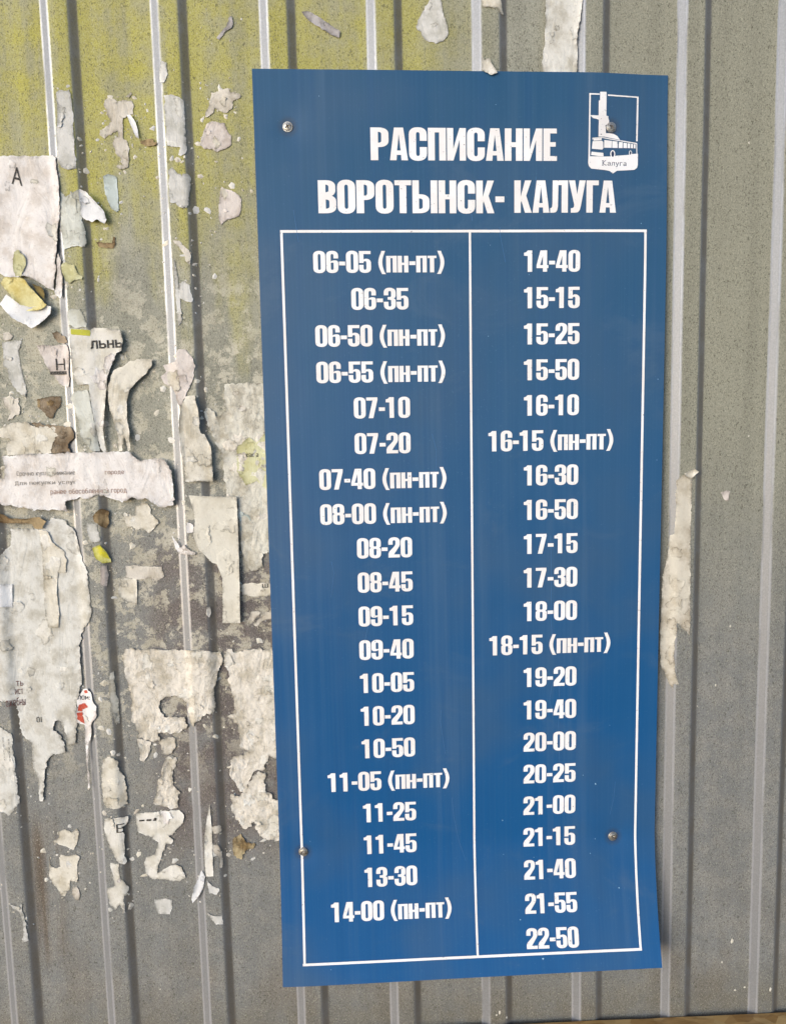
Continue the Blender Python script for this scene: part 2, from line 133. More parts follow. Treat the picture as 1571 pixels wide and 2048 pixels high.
  ('short torn line of paper with a hook left of the second rib','tan',1,0,1.2,0.3,[(-266.4,217.2),(-263.0,218.5),(-259.8,217.1),(-251.4,216.7),(-250.2,222.8),(-247.8,222.0),(-248.2,215.4),(-250.1,212.1),(-259.2,212.5),(-264.1,213.5)]),
  ('patchwork of layered cream paper against the left edge of the board,above mid height','patch',1,0.15,1.5,0.9,[(-151.5,82.3),(-116.9,82.0),(-106.4,81.8),(-106.7,30.9),(-107.0,-22.1),(-109.4,-85.0),(-122.0,-86.4),(-121.7,-101.0),(-128.1,-105.3),(-137.7,-102.3),(-140.8,-91.3),(-143.7,-56.9),(-144.3,-29.2),(-154.8,-28.0),(-156.3,-3.1),(-156.6,9.2),(-162.0,23.4),(-165.8,35.7),(-171.9,51.5),(-171.6,58.4),(-166.4,58.4),(-159.9,49.5),(-150.9,56.3),(-152.9,70.2)]),
  ('yellow printed paper patch on the layered cream patchwork by the board','green',3,0.15,1.5,0.6,[(-141.9,21.2),(-129.4,29.7),(-122.6,24.3),(-115.3,32.9),(-104.7,34.4),(-106.8,-18.5),(-114.8,-21.9),(-124.1,-12.7),(-134.9,-17.8),(-143.0,-3.4)]),
  ('grey blue film patch low on the layered cream patchwork by the board','bluish',3,0.1,1,0.6,[(-142.1,-42.5),(-132.7,-48.2),(-127.8,-57.3),(-133.4,-66.1),(-143.1,-64.0)]),
  ('thin white curled shred lying across the second rib bend','white2',3,0.5,2.5,0.3,[(-209.5,-65.4),(-206.3,-70.9),(-202.2,-78.1),(-197.3,-74.5),(-194.8,-78.1),(-186.4,-83.4),(-188.2,-85.1),(-196.0,-84.3),(-203.5,-83.9),(-206.7,-78.0)]),
  ('small white flake right of the second rib beside the tall smooth strip','white2',2,0.1,1.5,0.4,[(-193.6,-51.4),(-187.7,-55.2),(-188.0,-62.3),(-194.2,-63.0),(-194.7,-56.7)]),
  ('crumpled dark tan paper under the middle of the typed notice','tan',2,0.1,2.5,0.6,[(-282.9,-41.8),(-276.1,-36.8),(-269.4,-39.1),(-270.1,-51.4),(-272.7,-56.6),(-277.1,-54.4),(-280.9,-50.7),(-284.1,-47.1)]),
  ('greyish white chip on the rib below the crumpled tan paper','grey',1,0,0.8,0.4,[(-290.5,-50.5),(-281.1,-52.5),(-278.7,-68.5),(-288.3,-70.0),(-290.4,-62.8)]),
  ('small bright yellow scrap with a white edge on the first rib','lemon',2,0.3,2,0.4,[(-286.8,-75.3),(-279.7,-72.0),(-273.8,-79.6),(-270.5,-90.6),(-277.5,-90.8),(-284.0,-86.1)]),
  ('small pinkish grey smear of paper under the bright yellow scrap','pink',1,0,0.5,0.5,[(-280.3,-93.4),(-274.8,-93.0),(-273.6,-103.1),(-276.0,-114.5),(-280.6,-113.1),(-280.8,-102.4)]),
  ('cream scrap with cut off black print against the left edge of the board','cream',1,0,1,0.6,[(-144.8,-118.6),(-135.7,-116.1),(-116.1,-117.7),(-109.0,-117.9),(-109.4,-128.9),(-129.2,-131.9),(-143.4,-127.8)]),
  ('left one of two small rolled shreds below the cut off print scrap','beige',1,0,2,0.3,[(-138.2,-154.1),(-135.2,-145.9),(-128.0,-145.2),(-124.5,-147.2),(-128.2,-150.7),(-133.8,-156.1)]),
  ('right one of two small rolled shreds,touching the blue board','beige',1,0,2,0.3,[(-133.1,-159.8),(-128.4,-154.4),(-120.9,-147.3),(-111.8,-144.9),(-112.1,-153.2),(-123.9,-155.5),(-130.5,-161.4)]),
  ('tiny oval chip on the second rib left of the foot of the tall smooth strip','beige',1,0,1,0.3,[(-178.7,-138.8),(-175.5,-138.9),(-174.9,-144.8),(-176.7,-149.7),(-179.4,-146.0)]),
  ('slanting lilac grey paper shred above the left part of the blue board','lilac',1,0,1.5,0.4,[(-64.9,425.4),(-57.9,425.5),(-47.1,419.9),(-28.5,407.8),(-30.0,402.5),(-37.6,404.9),(-53.3,414.2),(-60.7,419.8)]),
  ('large drop shaped whitish scrap above the middle of the blue board','grey',1,0,1,0.5,[(44.3,416.0),(47.5,423.6),(53.7,433.1),(56.9,441.6),(66.0,441.7),(67.9,427.5),(72.7,414.3),(73.2,406.7),(68.5,400.0),(61.3,398.0),(51.2,401.7),(47.2,408.4),(43.2,412.2)]),
  ('cream paper end with a thin right tail cut by the top of the picture','cream',1,0.1,1,0.4,[(104.9,439.7),(122.2,440.1),(124.9,426.6),(126.2,423.6),(123.9,423.5),(120.0,428.5),(107.8,428.4),(105.4,429.3)]),
  ('small white crumpled tip hanging over the top edge of the blue board','cream2',5,1,2,0.4,[(103.5,386.7),(106.1,380.1),(111.2,382.0),(116.2,373.4),(118.9,368.6),(113.1,366.7),(107.0,369.5),(104.0,372.4)]),
  ('wide pale sheet with a split right edge above the emblem side of the board','grey2',1,0.6,2,0.4,[(166.5,442.2),(202.0,441.8),(199.2,421.2),(196.4,406.2),(197.4,390.7),(195.5,367.6),(163.7,367.5),(162.3,379.1),(165.4,398.4),(165.8,417.5)]),
  ('long beige paper strip wrapped over the rib at the right edge of the board','beige2',1,0.5,1,0.5,[(301.1,-23.9),(308.4,-18.0),(316.9,-22.7),(317.1,-34.8),(317.2,-72.6),(317.6,-134.0),(318.3,-187.1),(312.3,-180.6),(304.3,-172.5),(303.8,-188.1),(302.1,-196.0),(303.0,-221.3),(307.5,-238.8),(302.6,-238.7),(302.0,-245.9),(296.9,-235.9),(288.8,-218.1),(287.6,-195.9),(287.9,-164.6),(290.3,-118.1),(293.9,-102.8),(295.8,-79.9),(300.0,-78.3),(301.0,-57.1)]),
  ('small cream paper corner sticking up at the top of the long beige strip','cream',3,0.6,4,0.2,[(307.2,-16.5),(314.8,-12.9),(318.6,-11.9),(322.9,-15.1),(315.0,-22.3),(309.5,-19.5)]),
  ('tiny pale chip with a brown rim alone on the wide groove right of the board','pink',1,0,1,0.3,[(349.9,-37.4),(356.4,-35.3),(359.9,-36.9),(358.3,-46.8),(353.5,-44.4)]),
]
PRINTS = [
  (15, 'A', (-339.4, 268.1, -329.6, 284.9), 'ink', -8),
  (23, 'льнь', (-276.5, 117.1, -246.1, 125.9), 'ink', 2),
  (25, 'Н', (-310.9, 97.9, -302.0, 109.1), 'ink', 0),
  (25, '_', (-316.8, 93.9, -300.9, 97.0), 'ink', 0),
  (34, 'Срочно куплю внимание', (-354.0, -3.8, -298.4, 1.9), 'faint', 0),
  (34, 'городе', (-270.1, -4.1, -251.5, 0.2), 'faintred', 0),
  (34, 'Для покупки услуг', (-356.4, -12.5, -298.1, -7.6), 'faint', 0),
  (34, 'ранее обособленный город', (-323.1, -22.5, -250.0, -16.2), 'faintred', 0),
  (36, 'ть', (-371.5, -213.4, -364.7, -208.1), 'redink', 0),
  (36, 'ист', (-372.7, -221.9, -365.3, -216.1), 'redink', 0),
  (36, 'ожебны', (-381.5, -233.5, -363.8, -224.7), 'redink', 0),
  (36, 'Ol', (-354.2, -251.8, -349.2, -246.0), 'ink', 0),
  (40, 'лом:', (-311.9, -229.8, -298.9, -225.1), 'ink', -3),
  (39, '59-69-59', (-382.4, -290.2, -381.2, -266.7), 'ink', 90),
  (39, '21-65-12-06', (-387.5, -289.0, -386.7, -264.6), 'ink', 90),
  (83, 'ш', (-123.2, -121.6, -117.1, -117.7), 'ink', 0),
  (75, 'как а', (-133.6, 10.2, -121.5, 14.0), 'ink', 0),
  (53, 'Е', (-281.4, -371.8, -273.5, -362.6), 'ink', 0),
  (55, '▬ ▬▪', (-259.2, -362.8, -241.1, -359.4), 'ink', -2),
]
EMBLEM = {'line': [[(297.7,-127.9),(299.1,-127.4),(298.9,-69.9),(297.3,-69.8)],[(297.7,-127.9),(307.9,-127.8),(307.9,-126.6),(297.7,-126.5)],[(316.1,-127.2),(347.2,-126.4),(347.0,-125.2),(316.1,-125.9)],[(345.5,-126.3),(347.2,-126.3),(346.7,-84.8),(345.0,-84.8)],[(301.0,-86.9),(310.8,-88.0),(315.2,-87.4),(329.3,-85.4),(345.6,-83.2),(346.0,-82.1),(329.3,-84.5),(313.8,-86.7),(310.8,-87.3),(302.0,-86.3),(301.4,-84.8)],[(345.2,-83.1),(346.2,-83.0),(346.3,-72.9),(345.5,-72.9)]],'solid': [[(297.3,-69.8),(303.7,-69.8),(312.5,-69.7),(319.1,-70.0),(321.3,-69.2),(324.3,-70.6),(338.3,-71.9),(339.4,-71.4),(340.9,-72.7),(347.0,-73.2),(346.9,-62.5),(346.2,-59.7),(343.2,-57.8),(333.3,-57.1),(325.9,-56.6),(321.9,-54.0),(318.5,-56.3),(314.1,-57.1),(300.2,-58.3),(297.9,-60.7),(297.1,-63.7)],[(308.3,-129.4),(314.7,-129.5),(314.9,-108.0),(317.2,-107.3),(316.9,-106.1),(318.0,-103.4),(317.9,-101.4),(316.6,-100.3),(314.6,-99.3),(314.7,-91.8),(318.1,-91.9),(322.6,-91.3),(326.3,-89.4),(328.9,-85.7),(325.6,-86.3),(313.0,-88.4),(307.2,-88.3),(307.4,-103.8),(304.8,-104.6),(301.9,-105.0),(299.1,-107.0),(299.3,-107.8),(307.1,-107.8),(307.0,-121.2),(308.3,-121.6)]],'panes': [[(302.1,-86.2),(310.5,-87.1),(310.3,-84.9),(302.3,-84.3)],[(301.4,-83.8),(310.9,-84.4),(312.0,-83.3),(312.1,-77.5),(311.0,-76.1),(300.6,-76.8)],[(313.1,-85.3),(320.8,-84.6),(320.3,-78.0),(312.8,-78.0)],[(321.2,-84.5),(326.5,-84.1),(326.4,-78.0),(320.9,-78.0)],[(327.6,-83.7),(331.5,-83.6),(331.4,-78.0),(327.4,-78.0)],[(332.3,-83.1),(335.8,-82.8),(335.9,-78.1),(332.2,-78.1)],[(336.5,-82.7),(339.2,-82.5),(339.1,-78.1),(336.4,-78.2)],[(339.9,-82.3),(342.0,-82.0),(341.9,-78.1),(339.8,-78.2)],[(342.8,-82.0),(344.5,-81.8),(344.5,-78.1),(342.7,-78.1)],[(300.4,-74.1),(312.1,-73.1),(312.4,-69.9),(307.4,-70.1),(299.9,-70.9)]],'wheels': [[(319.1,-72.2),(323.9,-72.3)],[(337.9,-73.6),(340.9,-73.7)]],'text': [[(310.7,-66.3),(335.4,-60.1)]]}
WALL_SPOTS = [(375.7, -536.7, 1.5, 2.9), (380.5, -595.5, 1.1, 1.2), (391.5, -592.8, 1.1, 1.1), (418.8, -593.8, 1.3, 2.4), (364.8, -561.1, 0.8, 1.4), (114.7, -600.2, 1.4, 2.2), (111.3, -603.1, 1.0, 1.0), (122.6, -607.4, 0.9, 1.4), (-248.2, -551.7, 0.8, 0.8), (369.9, 307.9, 0.8, 1.2), (364.1, -179.4, 0.9, 1.4), (349.9, -243.0, 0.9, 1.4), (330.2, -265.3, 0.7, 0.7), (378.4, 19.9, 0.9, 0.9)]
BOARD_SPOTS = [(325.9, 502.7, 0.58), (311.6, 566.7, 1.54), (298.0, 556.4, 0.77), (212.2, 602.8, 1.06), (311.7, 627.9, 0.77), (306.1, 643.2, 0.91), (212.9, 640.2, 0.67), (228.8, 708.4, 1.1), (251.0, 747.5, 1.63), (335.9, 680.3, 1.06), (245.3, 644.7, 0.72), (370.8, 225.3, 0.72), (350.8, -7.0, 0.72), (239.4, 41.4, 0.67), (199.1, 100.1, 0.67), (39.3, -123.0, 0.72), (370.2, 144.3, 0.77), (28.1, 750.8, 0.77), (9.4, 616.2, 0.62), (207.0, -116.7, 0.58), (201.4, 13.2, 0.58), (255.6, 18.1, 0.58)]
PATCHES = [(23, [(-293.2, 136.3), (-275.4, 134.8), (-276.2, 129.6), (-293.2, 131.3)], 'lime'), (40, [(-310.6, -234.5), (-304.5, -233.4), (-302.0, -237.4), (-307.6, -239.6), (-308.3, -242.0), (-312.1, -240.9)], 'red'), (40, [(-313.3, -242.7), (-307.8, -242.6), (-307.6, -247.6), (-306.3, -255.2), (-313.4, -249.8)], 'red'), (40, [(-305.1, -220.4), (-302.1, -219.4), (-301.1, -222.1), (-304.2, -223.0)], 'red'), (81, [(-281.9, -75.4), (-278.9, -74.1), (-273.8, -81.0), (-271.8, -86.9), (-275.6, -85.6), (-280.2, -81.7)], 'yellowink')]

# ---------------- small helpers ----------------
def link(name, me, parent=None, label=None, cat=None, group=None, kind=None, loc=None):
    o = bpy.data.objects.new(name, me)
    COL.objects.link(o)
    if parent is not None:
        o.parent = parent
    if loc is not None:
        o.location = loc
    if label: o['label'] = label
    if cat: o['category'] = cat
    if group: o['group'] = group
    if kind: o['kind'] = kind
    return o

def mesh(name, vs, fs, mat=None, smooth=False, mats=None, mids=None):
    me = bpy.data.meshes.new(name)
    me.from_pydata([tuple(v) for v in vs], [], fs)
    for m in (mats or ([mat] if mat else [])):
        me.materials.append(m)
    if mids is not None:
        me.polygons.foreach_set('material_index', mids)
    if smooth:
        me.polygons.foreach_set('use_smooth', [True] * len(me.polygons))
    me.update()
    return me

class NT:
    """tiny node-tree builder"""
    def __init__(self, name):
        self.m = bpy.data.materials.new(name)
        self.m.use_nodes = True
        self.t = self.m.node_tree
        self.b = self.t.nodes['Principled BSDF']
    def n(self, kind, **kw):
        nd = self.t.nodes.new(kind)
        for k, v in kw.items():
            setattr(nd, k, v)
        return nd
    def l(self, a, b):
        self.t.links.new(a, b)
    def setv(self, sock, v):
        if hasattr(v, 'is_output') or isinstance(v, bpy.types.NodeSocket):
            self.l(v, sock)
        else:
            sock.default_value = v
    def pos(self, scale=(1, 1, 1)):
        g = self.n('ShaderNodeNewGeometry')
        m = self.n('ShaderNodeMapping'); m.inputs['Scale'].default_value = scale
        self.l(g.outputs['Position'], m.inputs['Vector'])
        return m.outputs[0]
    def obj(self, scale=(1, 1, 1)):
        g = self.n('ShaderNodeTexCoord')
        m = self.n('ShaderNodeMapping'); m.inputs['Scale'].default_value = scale
        self.l(g.outputs['Object'], m.inputs['Vector'])
        return m.outputs[0]
    def noise(self, vec, scale, detail=3, rough=.5, dist=0):
        nd = self.n('ShaderNodeTexNoise')
        self.l(vec, nd.inputs['Vector'])
        nd.inputs['Scale'].default_value = scale
        nd.inputs['Detail'].default_value = detail
        nd.inputs['Roughness'].default_value = rough
        nd.inputs['Distortion'].default_value = dist
        return nd.outputs['Fac']
    def vor(self, vec, scale, feature='F1', rnd=1.0):
        nd = self.n('ShaderNodeTexVoronoi', feature=feature)
        self.l(vec, nd.inputs['Vector'])
        nd.inputs['Scale'].default_value = scale
        nd.inputs['Randomness'].default_value = rnd
        return nd
    def mr(self, v, a, b, c=0., d=1., interp='SMOOTHSTEP'):
        nd = self.n('ShaderNodeMapRange', interpolation_type=interp)
        self.setv(nd.inputs['Value'], v)
        for i, x in zip((1, 2, 3, 4), (a, b, c, d)):
            nd.inputs[i].default_value = x
        return nd.outputs[0]
    def math(self, op, a, b=0., c=None, clamp=False):
        nd = self.n('ShaderNodeMath', operation=op, use_clamp=clamp)
        self.setv(nd.inputs[0], a); self.setv(nd.inputs[1], b)
        if c is not None: self.setv(nd.inputs[2], c)
        return nd.outputs[0]
    def mix(self, f, a, b, mode='MIX'):
        nd = self.n('ShaderNodeMix', data_type='RGBA', blend_type=mode)
        self.setv(nd.inputs[0], f)
        for i, v in ((6, a), (7, b)):
            if isinstance(v, tuple): v = tuple(v) + ((1,) if len(v) == 3 else ())
            self.setv(nd.inputs[i], v)
        return nd.outputs[2]
    def sep(self, vec):
        nd = self.n('ShaderNodeSeparateXYZ'); self.l(vec, nd.inputs[0]); return nd.outputs
    def bump(self, h, strength, dist, prev=None):
        nd = self.n('ShaderNodeBump')
        nd.inputs['Strength'].default_value = strength
        nd.inputs['Distance'].default_value = dist
        self.l(h, nd.inputs['Height'])
        if prev is not None: self.l(prev, nd.inputs['Normal'])
        return nd.outputs[0]
    def out(self, col=None, rough=None, metal=None, spec=None, normal=None):
        b = self.b.inputs
        if col is not None: self.setv(b['Base Color'], col if not isinstance(col, tuple) else tuple(col) + (1,))
        if rough is not None: self.setv(b['Roughness'], rough)
        if metal is not None: self.setv(b['Metallic'], metal)
        if spec is not None: self.setv(b['Specular IOR Level'], spec)
        if normal is not None: self.l(normal, b['Normal'])
        return self.m

def srgb(r, g, b):
    f = lambda c: (c / 255 / 12.92) if c <= 10 else ((c / 255 + .055) / 1.055) ** 2.4
    return (f(r), f(g), f(b))

# ---------------- the sheet-metal wall ----------------
X0, PITCH, H, W1, CW, W2 = -0.296263, 0.1, 0.0042, 0.00758, 0.01771, 0.00778
def make_profile():
    """corner points of one rib period (offset from the crest's left bend), with rounded bends"""
    corners = [(-W1, 0.0), (0.0, -H), (CW, -H), (CW + W2, 0.0)]
    pts = []
    r = 0.0021
    ring = [(CW + W2 - PITCH, 0.0)] + corners + [(PITCH - W1, 0.0)]
    for i in range(1, 5):
        a, b, c = map(np.array, (ring[i - 1], ring[i], ring[i + 1]))
        da = (a - b) / np.linalg.norm(a - b); dc = (c - b) / np.linalg.norm(c - b)
        p0, p2 = b + da * r, b + dc * r
        for t in np.linspace(0, 1, 7):
            q = (1 - t) ** 2 * p0 + 2 * t * (1 - t) * b + t * t * p2
            pts.append((float(q[0]), float(q[1])))
    return pts
PROF = make_profile()
PX = np.array([p[0] for p in PROF]); PY = np.array([p[1] for p in PROF])
def dent(x, z):
    return 0.0007 * noise.noise(Vector((x * 9, z * 5, 3.1))) + 0.00018 * noise.noise(Vector((x * 40, z * 22, 8.1)))
def wall_y(x, z):
    t = (x - X0 + W1 + 0.002) % PITCH - W1 - 0.002
    return float(np.interp(t, PX, PY)) + dent(x, z)

def wall_material():
    k = NT('galvanised_painted_sheet')
    P = k.pos(); s = k.sep(P)
    x, z = s[0], s[2]
    big = k.noise(P, 9, 4, .6)
    med = k.noise(P, 38, 4, .6)
    strk = k.noise(k.pos((60, 1, 3.2)), 1.0, 3, .55)
    fine = k.noise(P, 620, 3, .7)
    dash = k.noise(k.pos((520, 1, 330)), 1.0, 2, .55, 1.5)
    # zones of yellow tone and grime
    yl = k.math('ADD', k.mr(x, -.42, .12, 1, .85), k.math('MULTIPLY', k.mr(x, .02, .16), -1.0))
    ylz = k.mr(k.math('ADD', z, k.math('MULTIPLY', k.math('SUBTRACT', k.noise(k.pos((20, 1, 5)), 1.0, 5, .65), .5), .5)), .13, .30)
    yellow = k.math('MULTIPLY', k.math('MAXIMUM', yl, .0), ylz, clamp=True)
    tg = k.math('FRACT', k.math('DIVIDE', k.math('ADD', x, -X0 + W1), PITCH))
    gather = k.math('MAXIMUM', k.mr(k.math('ABSOLUTE', k.math('SUBTRACT', tg, .37)), .16, .0), k.mr(k.math('ABSOLUTE', k.math('SUBTRACT', tg, .2)), .10, .0))
    ystr = k.noise(k.pos((75, 1, 5)), 1.0, 4, .65)
    yellow = k.math('MULTIPLY', yellow, k.mr(k.math('ADD', k.math('MULTIPLY', gather, .16), k.math('ADD', k.math('MULTIPLY', med, .5), k.math('MULTIPLY', ystr, .5))), .38, .62, .45, 1.0), clamp=True)
    col = k.mix(k.mr(big, .35, .65), srgb(152, 152, 138), srgb(168, 168, 154))
    low = k.mr(k.math('ADD', z, k.math('MULTIPLY', k.math('SUBTRACT', big, .5), .3)), .12, -.18)
    col = k.mix(low, col, k.mix(k.mr(med, .4, .62), srgb(134, 136, 136), srgb(147, 147, 144)))
    # warm greyed right side
    col = k.mix(k.math('MULTIPLY', k.mr(x, .12, .3), k.mr(z, -.3, .2)), col, srgb(158, 157, 140))
    # yellow tone, strongest towards the top
    ycol = k.mix(k.mr(med, .3, .7), srgb(184, 179, 104), srgb(188, 182, 78))
    col = k.mix(k.math('MULTIPLY', yellow, .95), col, ycol)
    # purple grey patch left of the board, below middle
    pm = k.math('MULTIPLY', k.mr(k.math('ABSOLUTE', k.math('ADD', x, .145)), .115, .07), k.mr(k.math('ABSOLUTE', k.math('ADD', z, .235)), .20, .12))
    pm = k.math('MULTIPLY', pm, k.mr(med, .30, .58, .25, 1.))
    col = k.mix(k.math('MULTIPLY', pm, .9), col, srgb(108, 98, 98))
    # brown stains low down
    br = k.math('MULTIPLY', k.mr(z, -.42, -.56), k.mr(k.noise(k.pos((1, 1, .6)), 16, 4, .6), .45, .66))
    col = k.mix(k.math('MULTIPLY', br, .30), col, srgb(118, 100, 78))
    rx = k.math('ABSOLUTE', k.math('ADD', x, .357)); rz = k.math('ABSOLUTE', k.math('ADD', z, .435))
    rust = k.math('MULTIPLY', k.mr(rx, .022, .004), k.mr(rz, .10, .05))
    rust = k.math('MULTIPLY', rust, k.mr(strk, .3, .6))
    col = k.mix(k.math('MULTIPLY', rust, .75), col, srgb(92, 66, 40))
    # vertical streaks and speckle
    col = k.mix(k.math('MULTIPLY', k.mr(strk, .35, .7), .5), col, k.mix(1.0, col, (.72, .72, .72), 'MULTIPLY'))
    col = k.mix(k.math('MULTIPLY', k.mr(dash, .57, .66), .62), col, srgb(62, 60, 46))
    col = k.mix(k.math('MULTIPLY', k.mr(fine, .54, .70), .24), col, srgb(196, 192, 168))
    col = k.mix(k.math('MULTIPLY', k.mr(fine, .47, .32), .40), col, srgb(88, 86, 70))
    col = k.mix(1.0, col, (.86, .86, .86), 'MULTIPLY')
    # pale dried paste left on the metal among the scraps
    pz = k.math('MULTIPLY', k.mr(x, -.03, -.12), k.math('MULTIPLY', k.mr(z, -.36, -.22), k.mr(z, .26, .10)))
    paste = k.math('MULTIPLY', pz, k.mr(k.noise(P, 44, 7, .74, .15), .50, .545))
    paste = k.math('MULTIPLY', paste, k.mr(k.noise(P, 300, 3, .6), .30, .5, .35, 1.))
    col = k.mix(k.math('MULTIPLY', paste, .62), col, k.mix(k.mr(med, .4, .6), srgb(208, 202, 184), srgb(184, 178, 158)))
    foot = k.math('MULTIPLY', k.mr(z, -.545, -.615), k.mr(med, .25, .6, .5, 1.))  # shade above the batten, put into the colour as a darker band
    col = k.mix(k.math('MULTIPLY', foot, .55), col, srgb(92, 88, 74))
    dash2 = k.noise(k.pos((900, 1, 620)), 1.0, 2, .5, .8)
    col = k.mix(k.math('MULTIPLY', k.mr(dash2, .56, .66), k.mr(med, .3, .65, .2, .6)), col, srgb(80, 78, 60))
    col = k.mix(k.math('MULTIPLY', k.mr(dash2, .44, .34), .26), col, srgb(200, 198, 176))
    # webs of the ribs: zinc with a ragged edge, their sky-lit grey put into the colour
    t = k.math('FRACT', k.math('DIVIDE', k.math('ADD', x, -X0 + W1 + .001), PITCH))
    wob = k.math('MULTIPLY', k.math('SUBTRACT', k.noise(k.pos((400, 1, 260)), 1, 3, .7), .5), .018)
    tt = k.math('ADD', t, wob)
    webm = k.math('MULTIPLY', k.mr(tt, .002, .018), k.mr(tt, .094, .078))
    webm = k.math('MAXIMUM', webm, k.math('MULTIPLY', k.math('MULTIPLY', k.mr(t, .255, .275), k.mr(tt, .352, .335)), .8))
    zinc = k.mix(k.mr(fine, .3, .8), srgb(124, 126, 129), srgb(140, 142, 145))
    rw = k.mr(t, .25, .30)
    zinc = k.mix(k.math('MULTIPLY', rw, k.mr(med, .2, .6, .3, .75)), zinc, srgb(104, 92, 72))  # right webs: shade of the side turned from the sun, put in as brown
    col = k.mix(webm, col, zinc)
    # polished bends, their bright glint also put into the colour
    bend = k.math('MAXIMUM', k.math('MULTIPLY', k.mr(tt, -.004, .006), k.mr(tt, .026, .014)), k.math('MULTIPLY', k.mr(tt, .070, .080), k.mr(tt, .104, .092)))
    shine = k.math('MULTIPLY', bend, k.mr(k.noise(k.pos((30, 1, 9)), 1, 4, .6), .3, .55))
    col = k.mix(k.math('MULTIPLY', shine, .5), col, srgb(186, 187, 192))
    rough = k.math('SUBTRACT', .66, k.math('MAXIMUM', k.math('MULTIPLY', webm, .20), k.math('MULTIPLY', shine, .30)))
    metal = k.math('ADD', .08, k.math('MULTIPLY', k.math('MAXIMUM', k.math('MULTIPLY', webm, k.math('SUBTRACT', 1., rw)), shine), .25))
    hgt = k.math('MULTIPLY', fine, k.math('SUBTRACT', 1.0, k.math('MULTIPLY', webm, .85)))
    nrm = k.bump(hgt, .35, .0004)
    nrm = k.bump(dash, .25, .0005, nrm)
    return k.out(col, rough, metal, .4, nrm)

def build_wall():
    xs = []
    for i in range(-7, 13):
        base = X0 + PITCH * i
        xs += [base + p for p in PX] + [base + CW + W2 + d for d in (.012, .03, .048)]
    xs = [x for x in xs if -0.92 < x < 0.95]
    zs = np.linspace(-0.95, 0.85, 72)
    vs, fs = [], []
    for z in zs:
        for x in xs:
            vs.append((x, wall_y(x, float(z)), float(z)))
    nx = len(xs)
    for j in range(len(zs) - 1):
        for i in range(nx - 1):
            a = j * nx + i
            fs.append((a, a + 1, a + nx + 1, a + nx))
    n0 = len(vs)
    # back skin 0.6 mm behind so that the sheet has thickness at its rim
    vs += [(v[0], v[1] + .0006, v[2]) for v in vs[:]]
    nf = len(fs)
    fs += [tuple(n0 + q for q in reversed(f)) for f in fs[:nf]]
    nz = len(zs)
    rim = [i for i in range(nx)] + [j * nx + nx - 1 for j in range(1, nz)] + [(nz - 1) * nx + i for i in range(nx - 2, -1, -1)] + [j * nx for j in range(nz - 2, 0, -1)]
    for a, b in zip(rim, rim[1:] + rim[:1]):
        fs.append((a, a + n0, b + n0, b))
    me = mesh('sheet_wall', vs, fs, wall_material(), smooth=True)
    return link('sheet_wall', me, label='galvanised ribbed sheet metal wall with yellow upper part behind the blue board and all the paper rests', cat='wall')
wall = build_wall()

# ---------------- generic flat outline -> triangulated sheet ----------------
def inside(poly, p):
    x, y = p; c = False; n = len(poly); j = n - 1
    for i in range(n):
        xi, yi = poly[i]; xj, yj = poly[j]
        if (yi > y) != (yj > y) and x < (xj - xi) * (y - yi) / (yj - yi) + xi:
            c = not c
        j = i
    return c

def edge_dist(poly, pts):
    A = np.array(poly); B = np.roll(A, -1, axis=0); D = B - A
    L = (D ** 2).sum(1) + 1e-18
    Pp = np.array(pts)[:, None, :]
    t = np.clip(((Pp - A) * D).sum(2) / L, 0, 1)
    q = A + t[..., None] * D
    return np.sqrt(((Pp - q) ** 2).sum(2)).min(1)

def ragged(poly, amp, seed, step=.0011):
    """subdivide an outline and tear it: amp in metres"""
    out = []
    n = len(poly)
    for i in range(n):
        a = Vector(poly[i]); b = Vector(poly[(i + 1) % n]); d = b - a; L = d.length
        m = max(1, int(L / step))
        nrm = Vector((-d.y, d.x)) / (L + 1e-12)
        for j in range(m):
            t = j / m
            p = a + d * t
            q = Vector((p.x * 260, p.y * 260, seed * 3.7)); q2 = Vector((p.x * 900, p.y * 900, seed * 1.3))
            q0 = Vector((p.x * 95, p.y * 95, seed * 2.1))
            w = amp * (1.5 * noise.noise(q0) + 1.7 * noise.noise(q) + 1.1 * noise.noise(q2))
            s = math.sin(math.pi * t) * .6 + .4 if m > 1 else .3
            out.append(p + nrm * w * s)
    return [(p.x, p.y) for p in out]

def triangulate(poly, grid, jitter=.25):
    xs = [p[0] for p in poly]; ys = [p[1] for p in poly]
    pts = [Vector(p) for p in poly]
    cand = []
    y = min(ys) + grid / 2; r = 0
    while y < max(ys):
        x = min(xs) + grid / 2 + (grid / 2 if r % 2 else 0)
        while x < max(xs):
            q = (x + random.uniform(-jitter, jitter) * grid, y + random.uniform(-jitter, jitter) * grid)
            if inside(poly, q): cand.append(q)
            x += grid
        y += grid * .87; r += 1
    if cand:
        d = edge_dist(poly, cand)
        cand = [c for c, dd in zip(cand, d) if dd > grid * .35]
    n = len(pts)
    pts += [Vector(c) for c in cand]
    vo, eo, fo, ov, oe, of = geometry.delaunay_2d_cdt(pts, [(i, (i + 1) % n) for i in range(n)], [], 1, 1e-7)
    tris = []
    for f in fo:
        f = list(f)
        a, b, c = (vo[i] for i in f[:3])
        if (b.x - a.x) * (c.y - a.y) - (b.y - a.y) * (c.x - a.x) < 0: f.reverse()
        tris.append(tuple(f))
    return [(v.x, v.y) for v in vo], tris

